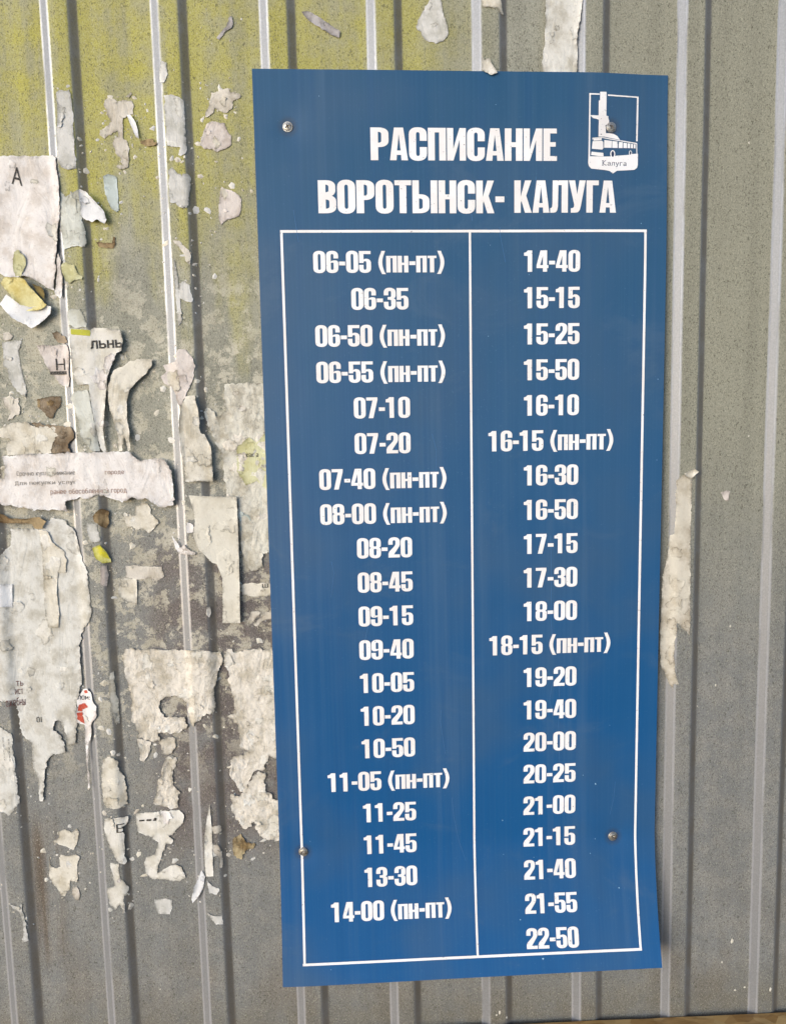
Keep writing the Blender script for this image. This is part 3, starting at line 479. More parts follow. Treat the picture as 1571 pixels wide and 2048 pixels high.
def solid_sheet(name, pts3, tris, thick, mat, mats=None):
    """pts3: front surface seen from -Y; adds a back skin and a rim"""
    n = len(pts3)
    vs = list(pts3) + [(p[0], p[1] + thick, p[2]) for p in pts3]
    fs = [t for t in tris] + [tuple(n + i for i in reversed(t)) for t in tris]
    rim = {}
    def rv(i):   # the rim gets vertices of its own so that the cut stays crisp
        if i not in rim:
            rim[i] = len(vs); vs.append(vs[i])
        return rim[i]
    cnt = {}
    for t in tris:
        for i in range(len(t)):
            a, b = t[i], t[(i + 1) % len(t)]
            if (b, a) in cnt: del cnt[(b, a)]
            else: cnt[(a, b)] = 1
    nf = len(fs)
    for a, b in cnt:
        fs.append((rv(b), rv(a), rv(a + n), rv(b + n)))
    mids = [0] * nf + [1 if mats else 0] * (len(fs) - nf)
    return mesh(name, vs, fs, mat, mats=mats, mids=mids)

# ---------------- torn paper ----------------
TONES = {  # light side, stained side, relief, gloss
    'grey': ((206, 205, 201), (179, 178, 170), .5),
    'grey2': ((211, 210, 204), (180, 176, 164), .5),
    'beige': ((206, 200, 189), (174, 165, 149), .6),
    'beige2': ((198, 193, 180), (172, 163, 146), .3),
    'pink': ((209, 201, 195), (178, 167, 158), .6),
    'lilac': ((177, 173, 173), (141, 136, 133), .6),
    'cream': ((216, 211, 198), (186, 178, 159), .6),
    'cream2': ((220, 217, 209), (199, 194, 180), .4),
    'smooth': ((214, 210, 197), (201, 195, 179), .15),
    'pale': ((206, 208, 200), (179, 178, 164), .4),
    'green': ((204, 203, 166), (186, 182, 134), .4),
    'yellow': ((222, 214, 160), (196, 178, 104), .4),
    'lemon':  ((222, 216, 150), (206, 200, 80), .4),
    'mustard': ((158, 140, 84), (126, 108, 66), .5),
    'bluish': ((188, 198, 196), (164, 172, 164), .4),
    'white': ((230, 231, 232), (214, 214, 214), .3),
    'white2': ((225, 221, 218), (202, 194, 186), .7),
    'crack': ((216, 210, 199), (182, 174, 157), 1.0),
    'patch': ((208, 205, 193), (168, 162, 146), 1.0),
    'tan':    ((158, 138, 104), (104, 82, 54), .8),
    'tan2':   ((168, 154, 122), (118, 98, 66), .9),
    'brown': ((150, 136, 116), (108, 92, 72), 1.0),
}
def paper_material(tone):
    a, b, rel = TONES[tone]
    k = NT('paper_' + {'grey2': 'aged_grey', 'beige2': 'smooth_beige', 'cream2': 'light_cream', 'white2': 'aged_white', 'tan2': 'knotty_tan'}.get(tone, tone))
    P = k.pos()
    n1 = k.noise(P, 55, 5, .62)
    n2 = k.noise(P, 240, 4, .65)
    n3 = k.noise(k.pos((1, 1, .35)), 900, 2, .6)
    col = k.mix(k.mr(n1, .40, .68), srgb(*a), srgb(*b))
    dark = tuple(c * .62 for c in srgb(*b))
    col = k.mix(k.math('MULTIPLY', k.mr(n2, .58, .74), .5 * rel + .1), col, dark)
    at = k.n('ShaderNodeAttribute', attribute_name='torn_rim')
    n4 = k.noise(P, 420, 3, .6)
    rimd = k.math('MULTIPLY', k.math('MULTIPLY', at.outputs['Fac'], k.mr(n1, .38, .56)), k.mr(n4, .3, .55))
    col = k.mix(k.math('MULTIPLY', rimd, .75), col, tuple(c * .42 for c in srgb(*b)))
    riml = k.math('MULTIPLY', at.outputs['Fac'], k.mr(n1, .52, .40))
    col = k.mix(k.math('MULTIPLY', riml, .55), col, tuple(min(.92, c * 1.3) for c in srgb(*a)))
    col = k.mix(k.math('MULTIPLY', k.mr(n4, .60, .72), .35), col, dark)
    light = tuple(min(.9, c * 1.18) for c in srgb(*a))
    col = k.mix(k.math('MULTIPLY', k.mr(n2, .44, .28), .45), col, light)
    if rel >= .9:
        wv = k.n('ShaderNodeTexNoise'); wv.inputs['Scale'].default_value = 60; k.l(P, wv.inputs['Vector'])
        va = k.n('ShaderNodeVectorMath', operation='MULTIPLY_ADD'); k.l(wv.outputs['Color'], va.inputs[0]); va.inputs[1].default_value = (.02, .02, .02); k.l(P, va.inputs[2])
        v = k.vor(va.outputs[0], 120, 'DISTANCE_TO_EDGE')
        crack = k.mr(v.outputs['Distance'], .035, .0)
        crack = k.math('MULTIPLY', crack, k.mr(n1, .42, .56))
        col = k.mix(k.math('MULTIPLY', crack, .55), col, dark)
    fold = k.noise(k.pos((34, 1, 16)), 1.0, 4, .55, 1.2)
    ridge = k.math('ABSOLUTE', k.math('SUBTRACT', fold, .5))
    nrm = k.bump(k.mr(ridge, 0, .12), .24 * rel + .05, .0012)
    nrm = k.bump(n2, .34 * rel + .08, .0012, nrm)
    nrm = k.bump(n3, .12, .0003, nrm)
    return k.out(col, .82, 0., .25, nrm)
PM = {}
def pmat(t):
    if t not in PM: PM[t] = paper_material(t)
    return PM[t]
def torn_edge_material():
    k = NT('torn_paper_fibre'); return k.out(srgb(216, 212, 200), .9, 0., .2)
EDGE = torn_edge_material()
def ink_material(name, c, wear=.25):
    k = NT(name)
    n = k.noise(k.pos(), 700, 3, .6)
    return k.out(k.mix(k.math('MULTIPLY', k.mr(n, .45, .65), wear), srgb(*c), srgb(176, 168, 154)), .7, 0., .3)
INK = {'ink': ink_material('black_print', (44, 42, 42)), 'faint': ink_material('faded_grey_print', (128, 122, 114), .7),
       'faintred': ink_material('faded_brown_print', (150, 118, 104), .6), 'redink': ink_material('dark_red_print', (92, 48, 46), .4),
       'lime': ink_material('lime_print', (186, 186, 62), .15), 'red': ink_material('red_print', (190, 78, 58), .2),
       'yellowink': ink_material('yellow_print', (214, 204, 50), .2)}

BOARD_X0, BOARD_X1, BOARD_Z0, BOARD_Z1 = -0.1125, 0.2905, -0.54, 0.3745
class Paper:
    def __init__(self, idx, row):
        self.label, self.tone, self.lay, self.br, self.curl, self.rough, pts = row
        self.seed = idx + 1
        self.poly = [(x / 1000, z / 1000) for x, z in pts]
        self.out = ragged(self.poly, self.rough / 1000 * 1.35, self.seed)
        xs = [p[0] for p in self.poly]; zs = [p[1] for p in self.poly]
        self.size = max(max(xs) - min(xs), max(zs) - min(zs))
        self.rel = TONES[self.tone][2]
    def y(self, pts, extra=0.0):
        ds = edge_dist(self.out, pts)
        res = []
        s = self.seed * 2.31
        for (x, z), d in zip(pts, ds):
            base = wall_y(x, z) * (1 - self.br) - H * self.br
            off = .00008 + .00024 * self.lay + .000013 * (self.seed % 9)
            if self.lay >= 5: off = .0028
            w = abs(noise.noise(Vector((x * 70, z * 40, s)))) * .0008 * self.rel + abs(noise.noise(Vector((x * 190, z * 150, s)))) * .0005 * self.rel
            w += self.br * .0016 * max(0, noise.noise(Vector((x * 34, z * 12, s + 4))))
            if self.rel >= .9:   # layered flakes with ledges
                q = Vector((x * 120 + 1.3 * noise.noise(Vector((x * 160, z * 160, s))), z * 95 + 1.3 * noise.noise(Vector((x * 160, z * 160, s + 9))), s))
                w += .00042 * (noise.cell(q) * .5 + .5) * (1 if noise.noise(Vector((x * 40, z * 40, s))) > -.12 else .2)
            reach = .0055
            c = max(0., 1 - d / reach) ** 2 * .40 * self.curl / 1000 * max(0., noise.noise(Vector((x * 60, z * 60, s + 7))) * 1.3 + .42)
            if self.curl >= 3: c += self.curl / 1000 * .55 * max(0., noise.noise(Vector((x * 30, z * 26, s + 2))) + .15)
            y = base - off - w - c
            if self.lay < 5 and BOARD_X0 < x < BOARD_X1 and BOARD_Z0 < z < BOARD_Z1:
                y = max(y, -.0040)
            res.append(y - extra)
        return res
    def build(self):
        g = .0017 if self.rel >= .9 and self.size < .25 else (.0021 if self.size < .1 else .0030)
        vo, tris = triangulate(self.out, g)
        ys = self.y(vo)
        cx = sum(p[0] for p in self.poly) / len(self.poly); cz = sum(p[1] for p in self.poly) / len(self.poly)
        p3 = [(p[0] - cx, y, p[1] - cz) for p, y in zip(vo, ys)]
        thick = .00009 if self.rel < .9 else .00018
        me = solid_sheet('paper_scrap', p3, tris, thick, None, mats=[pmat(self.tone), EDGE])
        dd = edge_dist(self.out, vo)
        rimv = [max(0., 1 - d / .0016) for d in dd]
        at = me.attributes.new('torn_rim', 'FLOAT', 'POINT')
        at.data.foreach_set('value', rimv * 2 + [1.] * (len(me.vertices) - 2 * len(rimv)))
        nm = 'paper_scrap' if self.size < .085 else 'torn_notice'
        me.polygons.foreach_set('use_smooth', [self.rel < .9] * len(me.polygons))
        self.o = link(nm, me, label=self.label, cat='paper scrap' if nm == 'paper_scrap' else 'torn notice', group='torn paper rests stuck on the metal wall', loc=(cx, 0, cz))
        self.c = (cx, cz)
        self.layers()
        return self.o

def _layers(self):
    if self.size < .022 or self.label.startswith('small clean white label'): return
    rnd = random.Random(self.seed * 13)
    area = abs(sum(a[0] * b[1] - b[0] * a[1] for a, b in zip(self.poly, self.poly[1:] + self.poly[:1]))) / 2
    xs = [p[0] for p in self.poly]; zs = [p[1] for p in self.poly]
    n = min(14, int(area / (.00022 if self.rel >= .9 else .0020 if self.tone == 'white2' else .00050)) + 1)
    made = 0; tries = 0
    light = {'cream': 'cream2', 'grey': 'grey2', 'grey2': 'cream2', 'crack': 'cream2', 'patch': 'crack', 'white2': 'cream2', 'cream2': 'white2', 'pink': 'beige2', 'beige': 'beige2', 'beige2': 'beige2', 'pale': 'grey2', 'tan': 'tan2', 'brown': 'tan'}
    while made < n and tries < 200:
        tries += 1
        c = (rnd.uniform(min(xs), max(xs)), rnd.uniform(min(zs), max(zs)))
        if not inside(self.out, c): continue
        R0 = rnd.uniform(.0025, .0085 if self.size > .05 else .004); el = rnd.uniform(.5, 1.9)
        ring = []
        m = 14; ok = True
        for i in range(m):
            a = 2 * math.pi * i / m
            r = R0 * rnd.uniform(.6, 1.25)
            for _ in range(9):
                q = (c[0] + r * math.cos(a), c[1] + r * el * math.sin(a))
                if inside(self.out, q): break
                r *= .75
            ring.append(q)
        rr = ragged(ring, .0009, self.seed * 7 + made)
        vo, tr = triangulate(rr, .0018)
        ys = self.y(vo, .00010)
        d2 = edge_dist(rr, vo)
        t = self.tone if rnd.random() < .45 else light.get(self.tone, self.tone)
        lift = rnd.uniform(0, .0009); ang = rnd.uniform(0, 6.28)
        p3 = [(p[0] - self.c[0], y - lift * max(0, 1 - d / .003) * max(0, math.cos(math.atan2(p[1] - c[1], p[0] - c[0]) - ang)) - .00010 * rnd.random(), p[1] - self.c[1]) for p, y, d in zip(vo, ys, d2)]
        me = solid_sheet('paper_layer', p3, tr, .00008, None, mats=[pmat(t), EDGE])
        at = me.attributes.new('torn_rim', 'FLOAT', 'POINT')
        rv_ = [max(0., 1 - d / .0013) for d in d2]
        at.data.foreach_set('value', rv_ * 2 + [1.] * (len(me.vertices) - 2 * len(rv_)))
        link('paper_layer', me, self.o)
        made += 1
Paper.layers = _layers

def text_mesh(txt, bold=.0):
    cu = bpy.data.curves.new('t', 'FONT'); cu.body = txt; cu.resolution_u = 3; cu.offset = bold; cu.fill_mode = 'FRONT'
    o = bpy.data.objects.new('t', cu); COL.objects.link(o)
    dg = bpy.context.evaluated_depsgraph_get(); dg.update()
    me = o.evaluated_get(dg).to_mesh()
    bm = bmesh.new(); bm.from_mesh(me); size = max(v.co.x for v in bm.verts) - min(v.co.x for v in bm.verts)
    for _ in range(3):
        es = [e for e in bm.edges if e.calc_length() > .16]
        if es: bmesh.ops.subdivide_edges(bm, edges=es, cuts=1); bmesh.ops.triangulate(bm, faces=bm.faces[:])
    vs = [(v.co.x, v.co.y) for v in bm.verts]; bm.verts.index_update(); fs = [tuple(v.index for v in f.verts) for f in bm.faces]; bm.free()
    o.evaluated_get(dg).to_mesh_clear()
    bpy.data.objects.remove(o); bpy.data.curves.remove(cu)
    return vs, fs

# plain stroke lettering for the printed scraps (height 1)
_o = [(.15, 0), (.5, 0), (.65, .2), (.65, .8), (.5, 1), (.15, 1), (0, .8), (0, .2), (.15, 0)]
STROKES = {
    'л': [[(0, 0), (.1, .08), (.2, 1), (.7, 1), (.7, 0)]], 'ь': [[(0, 1), (0, 0), (.5, 0), (.65, .14), (.65, .4), (.5, .54), (0, .54)]],
    'н': [[(0, 0), (0, 1)], [(.65, 0), (.65, 1)], [(0, .5), (.65, .5)]], 'о': [_o], 'ж': [[(.45, 0), (.45, 1)], [(0, 1), (.45, .5), (0, 0)], [(.9, 1), (.45, .5), (.9, 0)]],
    'е': [[(0, .5), (.65, .5), (.65, .8), (.45, 1), (.15, 1), (0, .75), (0, .25), (.15, 0), (.6, .05)]],
    'б': [[(.6, 1.4), (.1, 1.2), (0, .6), (0, .2), (.15, 0), (.5, 0), (.65, .2), (.65, .6), (.5, .8), (.1, .75)]],
    'ы': [[(0, 1), (0, 0), (.4, 0), (.5, .14), (.5, .4), (.4, .54), (0, .54)], [(.78, 0), (.78, 1)]], 'т': [[(0, 1), (.7, 1)], [(.35, 1), (.35, 0)]],
    'и': [[(0, 1), (0, 0), (.65, 1), (.65, 0)]], 'й': [[(0, 1), (0, 0), (.65, 1), (.65, 0)], [(.2, 1.3), (.45, 1.3)]], 'с': [[(.6, .85), (.45, 1), (.15, 1), (0, .8), (0, .2), (.15, 0), (.6, .1)]],
    'к': [[(0, 0), (0, 1)], [(.6, 1), (.0, .5), (.6, 0)]], 'у': [[(0, 1), (.32, 0)], [(.65, 1), (.2, -.4), (0, -.4)]], 'п': [[(0, 0), (0, 1), (.65, 1), (.65, 0)]],
    'р': [[(0, -.4), (0, 1), (.5, 1), (.65, .8), (.65, .2), (.5, 0), (0, 0)]], 'г': [[(0, 0), (0, 1), (.5, 1)]], 'в': [[(0, 0), (0, 1), (.5, .95), (.5, .6), (0, .52), (.6, .45), (.6, .05), (0, 0)]],
    'д': [[(0, -.25), (0, 0), (.8, 0), (.8, -.25)], [(.1, 0), (.2, 1), (.68, 1), (.68, 0)]], 'м': [[(0, 0), (0, 1), (.4, .3), (.8, 1), (.8, 0)]],
    'а': [[(.05, .95), (.5, 1), (.6, .8), (.6, 0)], [(.6, .5), (.1, .5), (0, .25), (.1, 0), (.6, .1)]], 'ш': [[(0, 1), (0, 0), (.8, 0), (.8, 1)], [(.4, 0), (.4, 1)]],
    'ю': [[(0, 0), (0, 1)], [(0, .5), (.25, .5)], [(.25, .2), (.25, .8), (.45, 1), (.7, .8), (.7, .2), (.45, 0), (.25, .2)]],
    'С': [[(.7, 1.2), (.5, 1.4), (.15, 1.4), (0, 1.1), (0, .3), (.15, 0), (.7, .1)]], 'Д': [[(0, -.25), (0, 0), (.9, 0), (.9, -.25)], [(.15, 0), (.25, 1.4), (.75, 1.4), (.75, 0)]],
    ':': [[(.1, .1), (.1, .25)], [(.1, .75), (.1, .9)]], '-': [[(0, .5), (.4, .5)]], '1': [[(0, 1.1), (.25, 1.4), (.25, 0)]], '0': [[(x, y * 1.4) for x, y in _o]],
    '2': [[(0, 1.2), (.2, 1.4), (.55, 1.3), (.6, .95), (0, 0), (.65, 0)]], '5': [[(.6, 1.4), (.05, 1.4), (0, .8), (.5, .85), (.65, .6), (.6, .1), (0, 0)]],
    '6': [[(.55, 1.4), (.1, 1), (0, .3), (.2, 0), (.5, 0), (.65, .3), (.5, .75), (.05, .6)]], '9': [[(.1, 0), (.55, .4), (.65, 1.1), (.45, 1.4), (.15, 1.4), (0, 1.1), (.15, .7), (.6, .8)]],
    'l': [[(.1, 0), (.1, 1.4)]], 'К': [[(0, 0), (.3, 0)], [(.15, 0), (.15, 1.5)], [(0, 1.5), (.3, 1.5)], [(.85, 1.55), (.7, 1.45), (.15, .7), (.9, 0), (1.0, .1)]], 'я': [[(.6, 0), (.6, 1), (.15, 1), (0, .75), (.15, .5), (.6, .5)], [(.3, .5), (0, 0)]], 'ч': [[(0, 1), (0, .5), (.6, .5)], [(.6, 1), (.6, 0)]],
}
def stroke_text(txt, w=.16):
    pts, faces, x = [], [], 0
    for ch in txt:
        if ch == ' ': x += .6; continue
        ls = STROKES[ch]
        for pl in ls:
            for a, b in zip(pl[:-1], pl[1:]):
                a = Vector((a[0] + x, a[1])); b = Vector((b[0] + x, b[1])); d = (b - a).normalized(); n = Vector((-d.y, d.x)) * w / 2
                a = a - d * w * .45; b = b + d * w * .45
                k0 = len(pts); pts += [a + n, a - n, b - n, b + n]; faces.append([k0, k0 + 1, k0 + 2, k0 + 3])
        x += max(p[0] for pl in ls for p in pl) + .38
    vo, eo, fo, ov, oe, of = geometry.delaunay_2d_cdt(pts, [], faces, 0, 1e-4)
    tr = [tuple(f) for f, o in zip(fo, of) if len(o) > 0]
    bm = bmesh.new(); bv = [bm.verts.new((v.x, v.y, 0)) for v in vo]
    for f in tr: bm.faces.new([bv[i] for i in f])
    for _ in range(2):
        es = [e for e in bm.edges if e.calc_length() > .3]
        if es: bmesh.ops.subdivide_edges(bm, edges=es, cuts=1); bmesh.ops.triangulate(bm, faces=bm.faces[:])
    vs = [(v.co.x, v.co.y) for v in bm.verts]; bm.verts.index_update(); fs = [tuple(v.index for v in f.verts) for f in bm.faces]; bm.free()
    return vs, fs

papers = []
for i, row in enumerate(SCRAPS):
    p = Paper(i, row); p.build(); papers.append(p)
for (i, txt, box, colr, ang) in PRINTS:
    p = papers[i]
    x0, z0, x1, z1 = (c / 1000 for c in box)
    if txt == '_':
        vs, fs = [(0, 0), (1, 0), (1, 1), (0, 1)], [(0, 1, 2, 3)]
    elif txt.startswith('▬'):
        vs = [(0, 0), (.3, 0), (.3, .5), (0, .5), (.42, 0), (.7, 0), (.7, .6), (.42, .6), (.8, 0), (1, 0), (1, .9), (.86, 1)]
        fs = [(0, 1, 2, 3), (4, 5, 6, 7), (8, 9, 10, 11)]
    else:
        vs, fs = text_mesh(txt, .0 if txt != 'А' else .01) if txt in ('А', 'A', 'Н', 'Е') else stroke_text(txt.replace('Ol', '0l'), .24 if txt == 'льнь' else .16)
    a = math.radians(ang if ang != 90 else 90)
    vs = [(v[0] * math.cos(a) - v[1] * math.sin(a), v[0] * math.sin(a) + v[1] * math.cos(a)) for v in vs]
    mx0 = min(v[0] for v in vs); mx1 = max(v[0] for v in vs); my0 = min(v[1] for v in vs); my1 = max(v[1] for v in vs)
    q = [(x0 + (v[0] - mx0) / (mx1 - mx0) * (x1 - x0), z0 + (v[1] - my0) / (my1 - my0) * (z1 - z0)) for v in vs]
    ys = p.y(q, .00034)
    link('print', mesh('print', [(a_[0] - p.c[0], y, a_[1] - p.c[1]) for a_, y in zip(q, ys)], fs, INK[colr]), p.o)
for (i, pts, colr) in PATCHES:
    p = papers[i]
    vo, tr = triangulate(ragged([(x / 1000, z / 1000) for x, z in pts], .0003, i + 40), .002)
    ys = p.y(vo, .00030)
    link('printed_patch', mesh('printed_patch', [(a_[0] - p.c[0], y, a_[1] - p.c[1]) for a_, y in zip(vo, ys)], tr, INK[colr]), p.o)

# crumbs of torn paper nobody could count, thickest around the scraps
def crumbs():
    rnd = random.Random(11); vs, fs, mid = [], [], []
    anchors = [(p, q) for p in papers if p.c[0] < -.08 for q in p.poly[::2]]
    n_c = 0
    while n_c < 760:
        p, q = rnd.choice(anchors)
        x, z = q[0] + rnd.gauss(0, .010), q[1] + rnd.gauss(0, .010)
        if BOARD_X0 - .004 < x or p.size < .02: continue
        if any(inside(pp.poly, (x, z)) for pp in papers if abs(pp.c[0] - x) < .16 and abs(pp.c[1] - z) < .3): continue
        r = rnd.uniform(.0005, .0014) * (1 + 2.0 * (rnd.random() < .18)); el = rnd.uniform(.4, 1.); ph = rnd.uniform(0, 6.3); n = rnd.randint(5, 8)
        ring = []
        for i in range(n):
            a = 2 * math.pi * i / n; rr = r * rnd.uniform(.55, 1.25)
            dx, dz = rr * math.cos(a), rr * el * math.sin(a)
            ring.append((x + dx * math.cos(ph) - dz * math.sin(ph), z + dx * math.sin(ph) + dz * math.cos(ph)))
        k0 = len(vs)
        vs += [(a_[0], wall_y(*a_) - .00006, a_[1]) for a_ in ring] + [(x, wall_y(x, z) - rnd.uniform(.0003, .0009), z)]
        fs += [(k0 + i, k0 + (i + 1) % n, k0 + n) for i in range(n)]; mid += [rnd.choice((0, 0, 1, 2, 3))] * n
        n_c += 1
    me = mesh('paper_crumbs', vs, fs, None, mats=[pmat('cream'), pmat('grey'), pmat('beige'), pmat('cream2')], mids=mid)
    link('paper_crumbs', me, label='tiny crumbs of torn paper clinging to the metal around the scraps', cat='paper crumbs', kind='stuff')
crumbs()

# ---------------- the timetable board ----------------
U0, V0, ANG, YS = -0.0904034, 0.2248362, -0.0047450, -0.0061314
CA, SA = math.cos(ANG), math.sin(ANG)
SCREWS = [(.0090, -.0957), (.3202, -.0974), (.0018, .6279), (.3314, .6266)]
def smst(t):
    t = max(0., min(1., t)); return t * t * (3 - 2 * t)
def board_d(u, v):
    t = (v - .625) / .116
    d = 0.
    if t > 0: d += (.011 + .009 * (u / .355)) * (.5 * t + .5 * t * t)
    d -= .0046 * smst((u - .29) / .086) * smst((.05 - v) / .2)
    d += .0010 * noise.noise(Vector((u * 6, v * 3, 5.5)))
    for su, sv in SCREWS:
        r2 = ((u - su) ** 2 + (v - sv) ** 2) / .013 ** 2
        d -= .0012 * math.exp(-r2)
    return d
def board_p(u, v, off=0.):
    return (u * CA + v * SA, -board_d(u, v) - off, u * SA - v * CA)
def board_materials():
    k = NT('blue_printed_plastic')
    P = k.obj(); s = k.sep(P)
    big = k.noise(P, 5.5, 3, .55)
    st = k.noise(k.obj((420, 1, 1.6)), 1.0, 2, .5)
    st2 = k.noise(k.obj((95, 1, 3)), 1.0, 3, .55)
    fine = k.noise(P, 500, 3, .6)
    col = k.mix(k.mr(s[2], .12, -.75), srgb(38, 80, 114), srgb(22, 84, 138))
    col = k.mix(k.math('MULTIPLY', k.mr(big, .42, .66), .55), col, srgb(52, 84, 116))
    col = k.mix(k.math('MULTIPLY', k.mr(st, .42, .68), .12), col, srgb(66, 104, 142))
    col = k.mix(k.math('MULTIPLY', k.mr(st2, .45, .7), .16), col, srgb(24, 72, 122))
    dust = k.math('MULTIPLY', k.mr(fine, .62, .78), .25)
    col = k.mix(dust, col, srgb(110, 140, 170))
    drip = k.noise(k.obj((38, 1, 1.1)), 1.0, 4, .6)
    col = k.mix(k.math('MULTIPLY', k.mr(drip, .56, .70), .10), col, srgb(98, 122, 144))
    smear = k.noise(k.obj((9, 1, 14)), 1.0, 5, .7, 1.)
    col = k.mix(k.math('MULTIPLY', k.mr(smear, .54, .70), .20), col, srgb(84, 106, 130))
    md = None
    for su, sv in SCREWS:
        vd = k.n('ShaderNodeVectorMath', operation='DISTANCE'); k.l(P, vd.inputs[0]); q = board_p(su, sv); vd.inputs[1].default_value = q
        md = vd.outputs['Value'] if md is None else k.math('MINIMUM', md, vd.outputs['Value'])
    ringm = k.math('MULTIPLY', k.mr(md, .0115, .005), k.mr(fine, .3, .6, .5, 1.))
    col = k.mix(k.math('MULTIPLY', ringm, .5), col, srgb(58, 56, 58))
    rough = k.mr(k.math('ADD', big, k.math('MULTIPLY', drip, .4)), .45, .95, .30, .52)
    nrm = k.bump(st, .05, .0004)
    nrm = k.bump(k.noise(P, 14, 2, .5), .25, .004, nrm)
    blue = k.out(col, rough, 0., .5, nrm)
    k = NT('board_cut_edge')
    edge = k.out(srgb(150, 180, 200), .5, 0., .4)
    k = NT('white_film_print')
    P = k.obj()
    n = k.noise(P, 420, 3, .65); n2 = k.noise(P, 25, 3, .5); n3 = k.noise(P, 150, 3, .6)
    c = k.mix(k.mr(n2, .35, .65), srgb(231, 228, 227), srgb(238, 238, 240))
    c = k.mix(k.math('MULTIPLY', k.mr(n, .60, .70), k.mr(n3, .48, .60, 0, .85)), c, srgb(104, 104, 110))
    white = k.out(c, .45, 0., .4)
    return blue, edge, white
BLUE, BEDGE, WHITE = board_materials()

board = bpy.data.objects.new('timetable_board', None)
COL.objects.link(board)
board.location = (U0, YS, V0)
board['label'] = 'tall blue bus timetable board with white lettering screwed to the ribbed metal wall'
board['category'] = 'timetable board'

us = np.concatenate([np.linspace(-.0225, .3765, 54)])
vsn = np.concatenate([np.linspace(-.147, .625, 104), np.linspace(.625, .767, 26)[1:]])
pv, pf = [], []
for v in vsn:
    for u in us:
        vv = v
        if v > .7: vv = v - .0072 * max(0, (u) / .3765) * (v - .7) / .067
        pv.append(board_p(float(u), float(vv)))
nu = len(us)
for j in range(len(vsn) - 1):
    for i in range(nu - 1):
        a = j * nu + i
        pf.append((a + nu, a + nu + 1, a + 1, a))
pm = solid_sheet('panel', pv, pf, .0018, None, mats=[BLUE, BEDGE])
pm.polygons.foreach_set('use_smooth', [len(p.vertices) == 4 and p.material_index == 0 for p in pm.polygons])
link('panel', pm, board)

def strip(pts, wid, off=.00025, seg=.006):
    """ribbon along board points (u, v)"""
    vs, fs = [], []
    for (a, b) in zip(pts[:-1], pts[1:]):
        a = Vector(a); b = Vector(b); d = (b - a); L = d.length; d /= L
        n = Vector((-d.y, d.x)) * wid / 2
        m = max(1, int(L / seg)); k0 = len(vs)
        for j in range(m + 1):
            p = a + d * L * j / m
            vs += [board_p(p.x + n.x, p.y + n.y, off), board_p(p.x - n.x, p.y - n.y, off)]
        for j in range(m):
            q = k0 + 2 * j
            fs.append((q, q + 2, q + 3, q + 1))
    return vs, fs
def vb(u): return .7452 - .0035 * u / .355
LW = .00245
for pts, wd in (([(-LW / 2, 0), (.3552 + LW / 2, 0)], LW * 1.02), ([(-LW / 2, vb(0)), (.3552 + LW / 2, vb(.355))], LW * 1.05),
                ([(0, LW / 2), (.0006, vb(0) - LW / 2)], LW), ([(.3552, LW / 2), (.3552, vb(.355) - LW / 2)], LW), ([(.1814, LW / 2), (.1822, vb(.18) - LW / 2)], LW * .9)):
    vs, fs = strip(pts, wd)
    link('border_line', mesh('border_line', vs, fs, WHITE), board)

# --- condensed heavy lettering, drawn piece by piece on a cap height of 1 ---
def arch(x0, x1, yb, ho, hi, st, up=True, n=10, ex=2.3):
    """rounded cap from x0 to x1 standing on yb"""
    def half(a, b, h):
        c = (a + b) / 2; r = (b - a) / 2; o = []
        for i in range(n + 1):
            t = math.pi * i / n
            cs, sn = math.cos(t), math.sin(t)
            o.append((c - r * math.copysign(abs(cs) ** (2 / ex), cs), abs(sn) ** (2 / ex) * h))
        return o
    sg = 1 if up else -1
    O = [(x, yb + sg * y) for x, y in half(x0, x1, ho)]
    I = [(x, yb + sg * y) for x, y in half(x0 + st, x1 - st, hi)]
    return O + I[::-1]
def box(x0, y0, x1, y1): return [(x0, y0), (x1, y0), (x1, y1), (x0, y1)]
def bowl(x0, x1, y0, y1, st, th, n=7):
    """D shape open to the left"""
    def corner(cx_, cy_, r1, r2, a0, a1):
        return [(cx_ + r1 * abs(math.cos(a)) ** (2 / 2.3) * (1 if math.cos(a) > 0 else -1), cy_ + r2 * abs(math.sin(a)) ** (2 / 2.3) * (1 if math.sin(a) > 0 else -1)) for a in [a0 + (a1 - a0) * i / n for i in range(n + 1)]]
    hp = math.pi / 2
    R1, R2 = (x1 - x0) * .95, min(.2, (y1 - y0) * .48)
    o = [(x0, y1)] + corner(x1 - R1, y1 - R2, R1, R2, hp, 0) + corner(x1 - R1, y0 + R2, R1, R2, 0, -hp) + [(x0, y0)]
    xi, yt, yb = x1 - st, y1 - th, y0 + th
    r1, r2 = max(.005, (xi - x0) * .9), min(.07, (yt - yb) * .45)
    i = [(x0, yb)] + corner(xi - r1, yb + r2, r1, r2, -hp, 0) + corner(xi - r1, yt - r2, r1, r2, 0, hp) + [(x0, yt)]
    return o + i
W_, ST = .565, .218
def rot180(pcs, w, h=1.0): return [[(w - x, h - y) for x, y in p] for p in pcs]
def mirror(pcs, w): return [[(w - x, y) for x, y in p] for p in pcs]
A_TOP = lambda: arch(0, W_, .79, .225, .075, ST)
A_BOT = lambda: arch(0, W_, .21, .225, .075, ST, False)
G0 = [A_TOP(), A_BOT(), box(0, .21, ST, .79), box(W_ - ST, .21, W_, .79)]
G6 = [A_TOP(), A_BOT(), box(0, .21, ST, .79), box(W_ - ST, .66, W_, .79), box(W_ - ST, .21, W_, .44),
      [(ST, .445), (ST + .02, .465), (W_ - ST - .02, .47), (W_ - ST, .44), (W_, .44), (W_ - .01, .50), (W_ - .05, .55), (W_ - .12, .575), (W_ - .2, .575), (ST + .04, .55), (ST, .51)]]
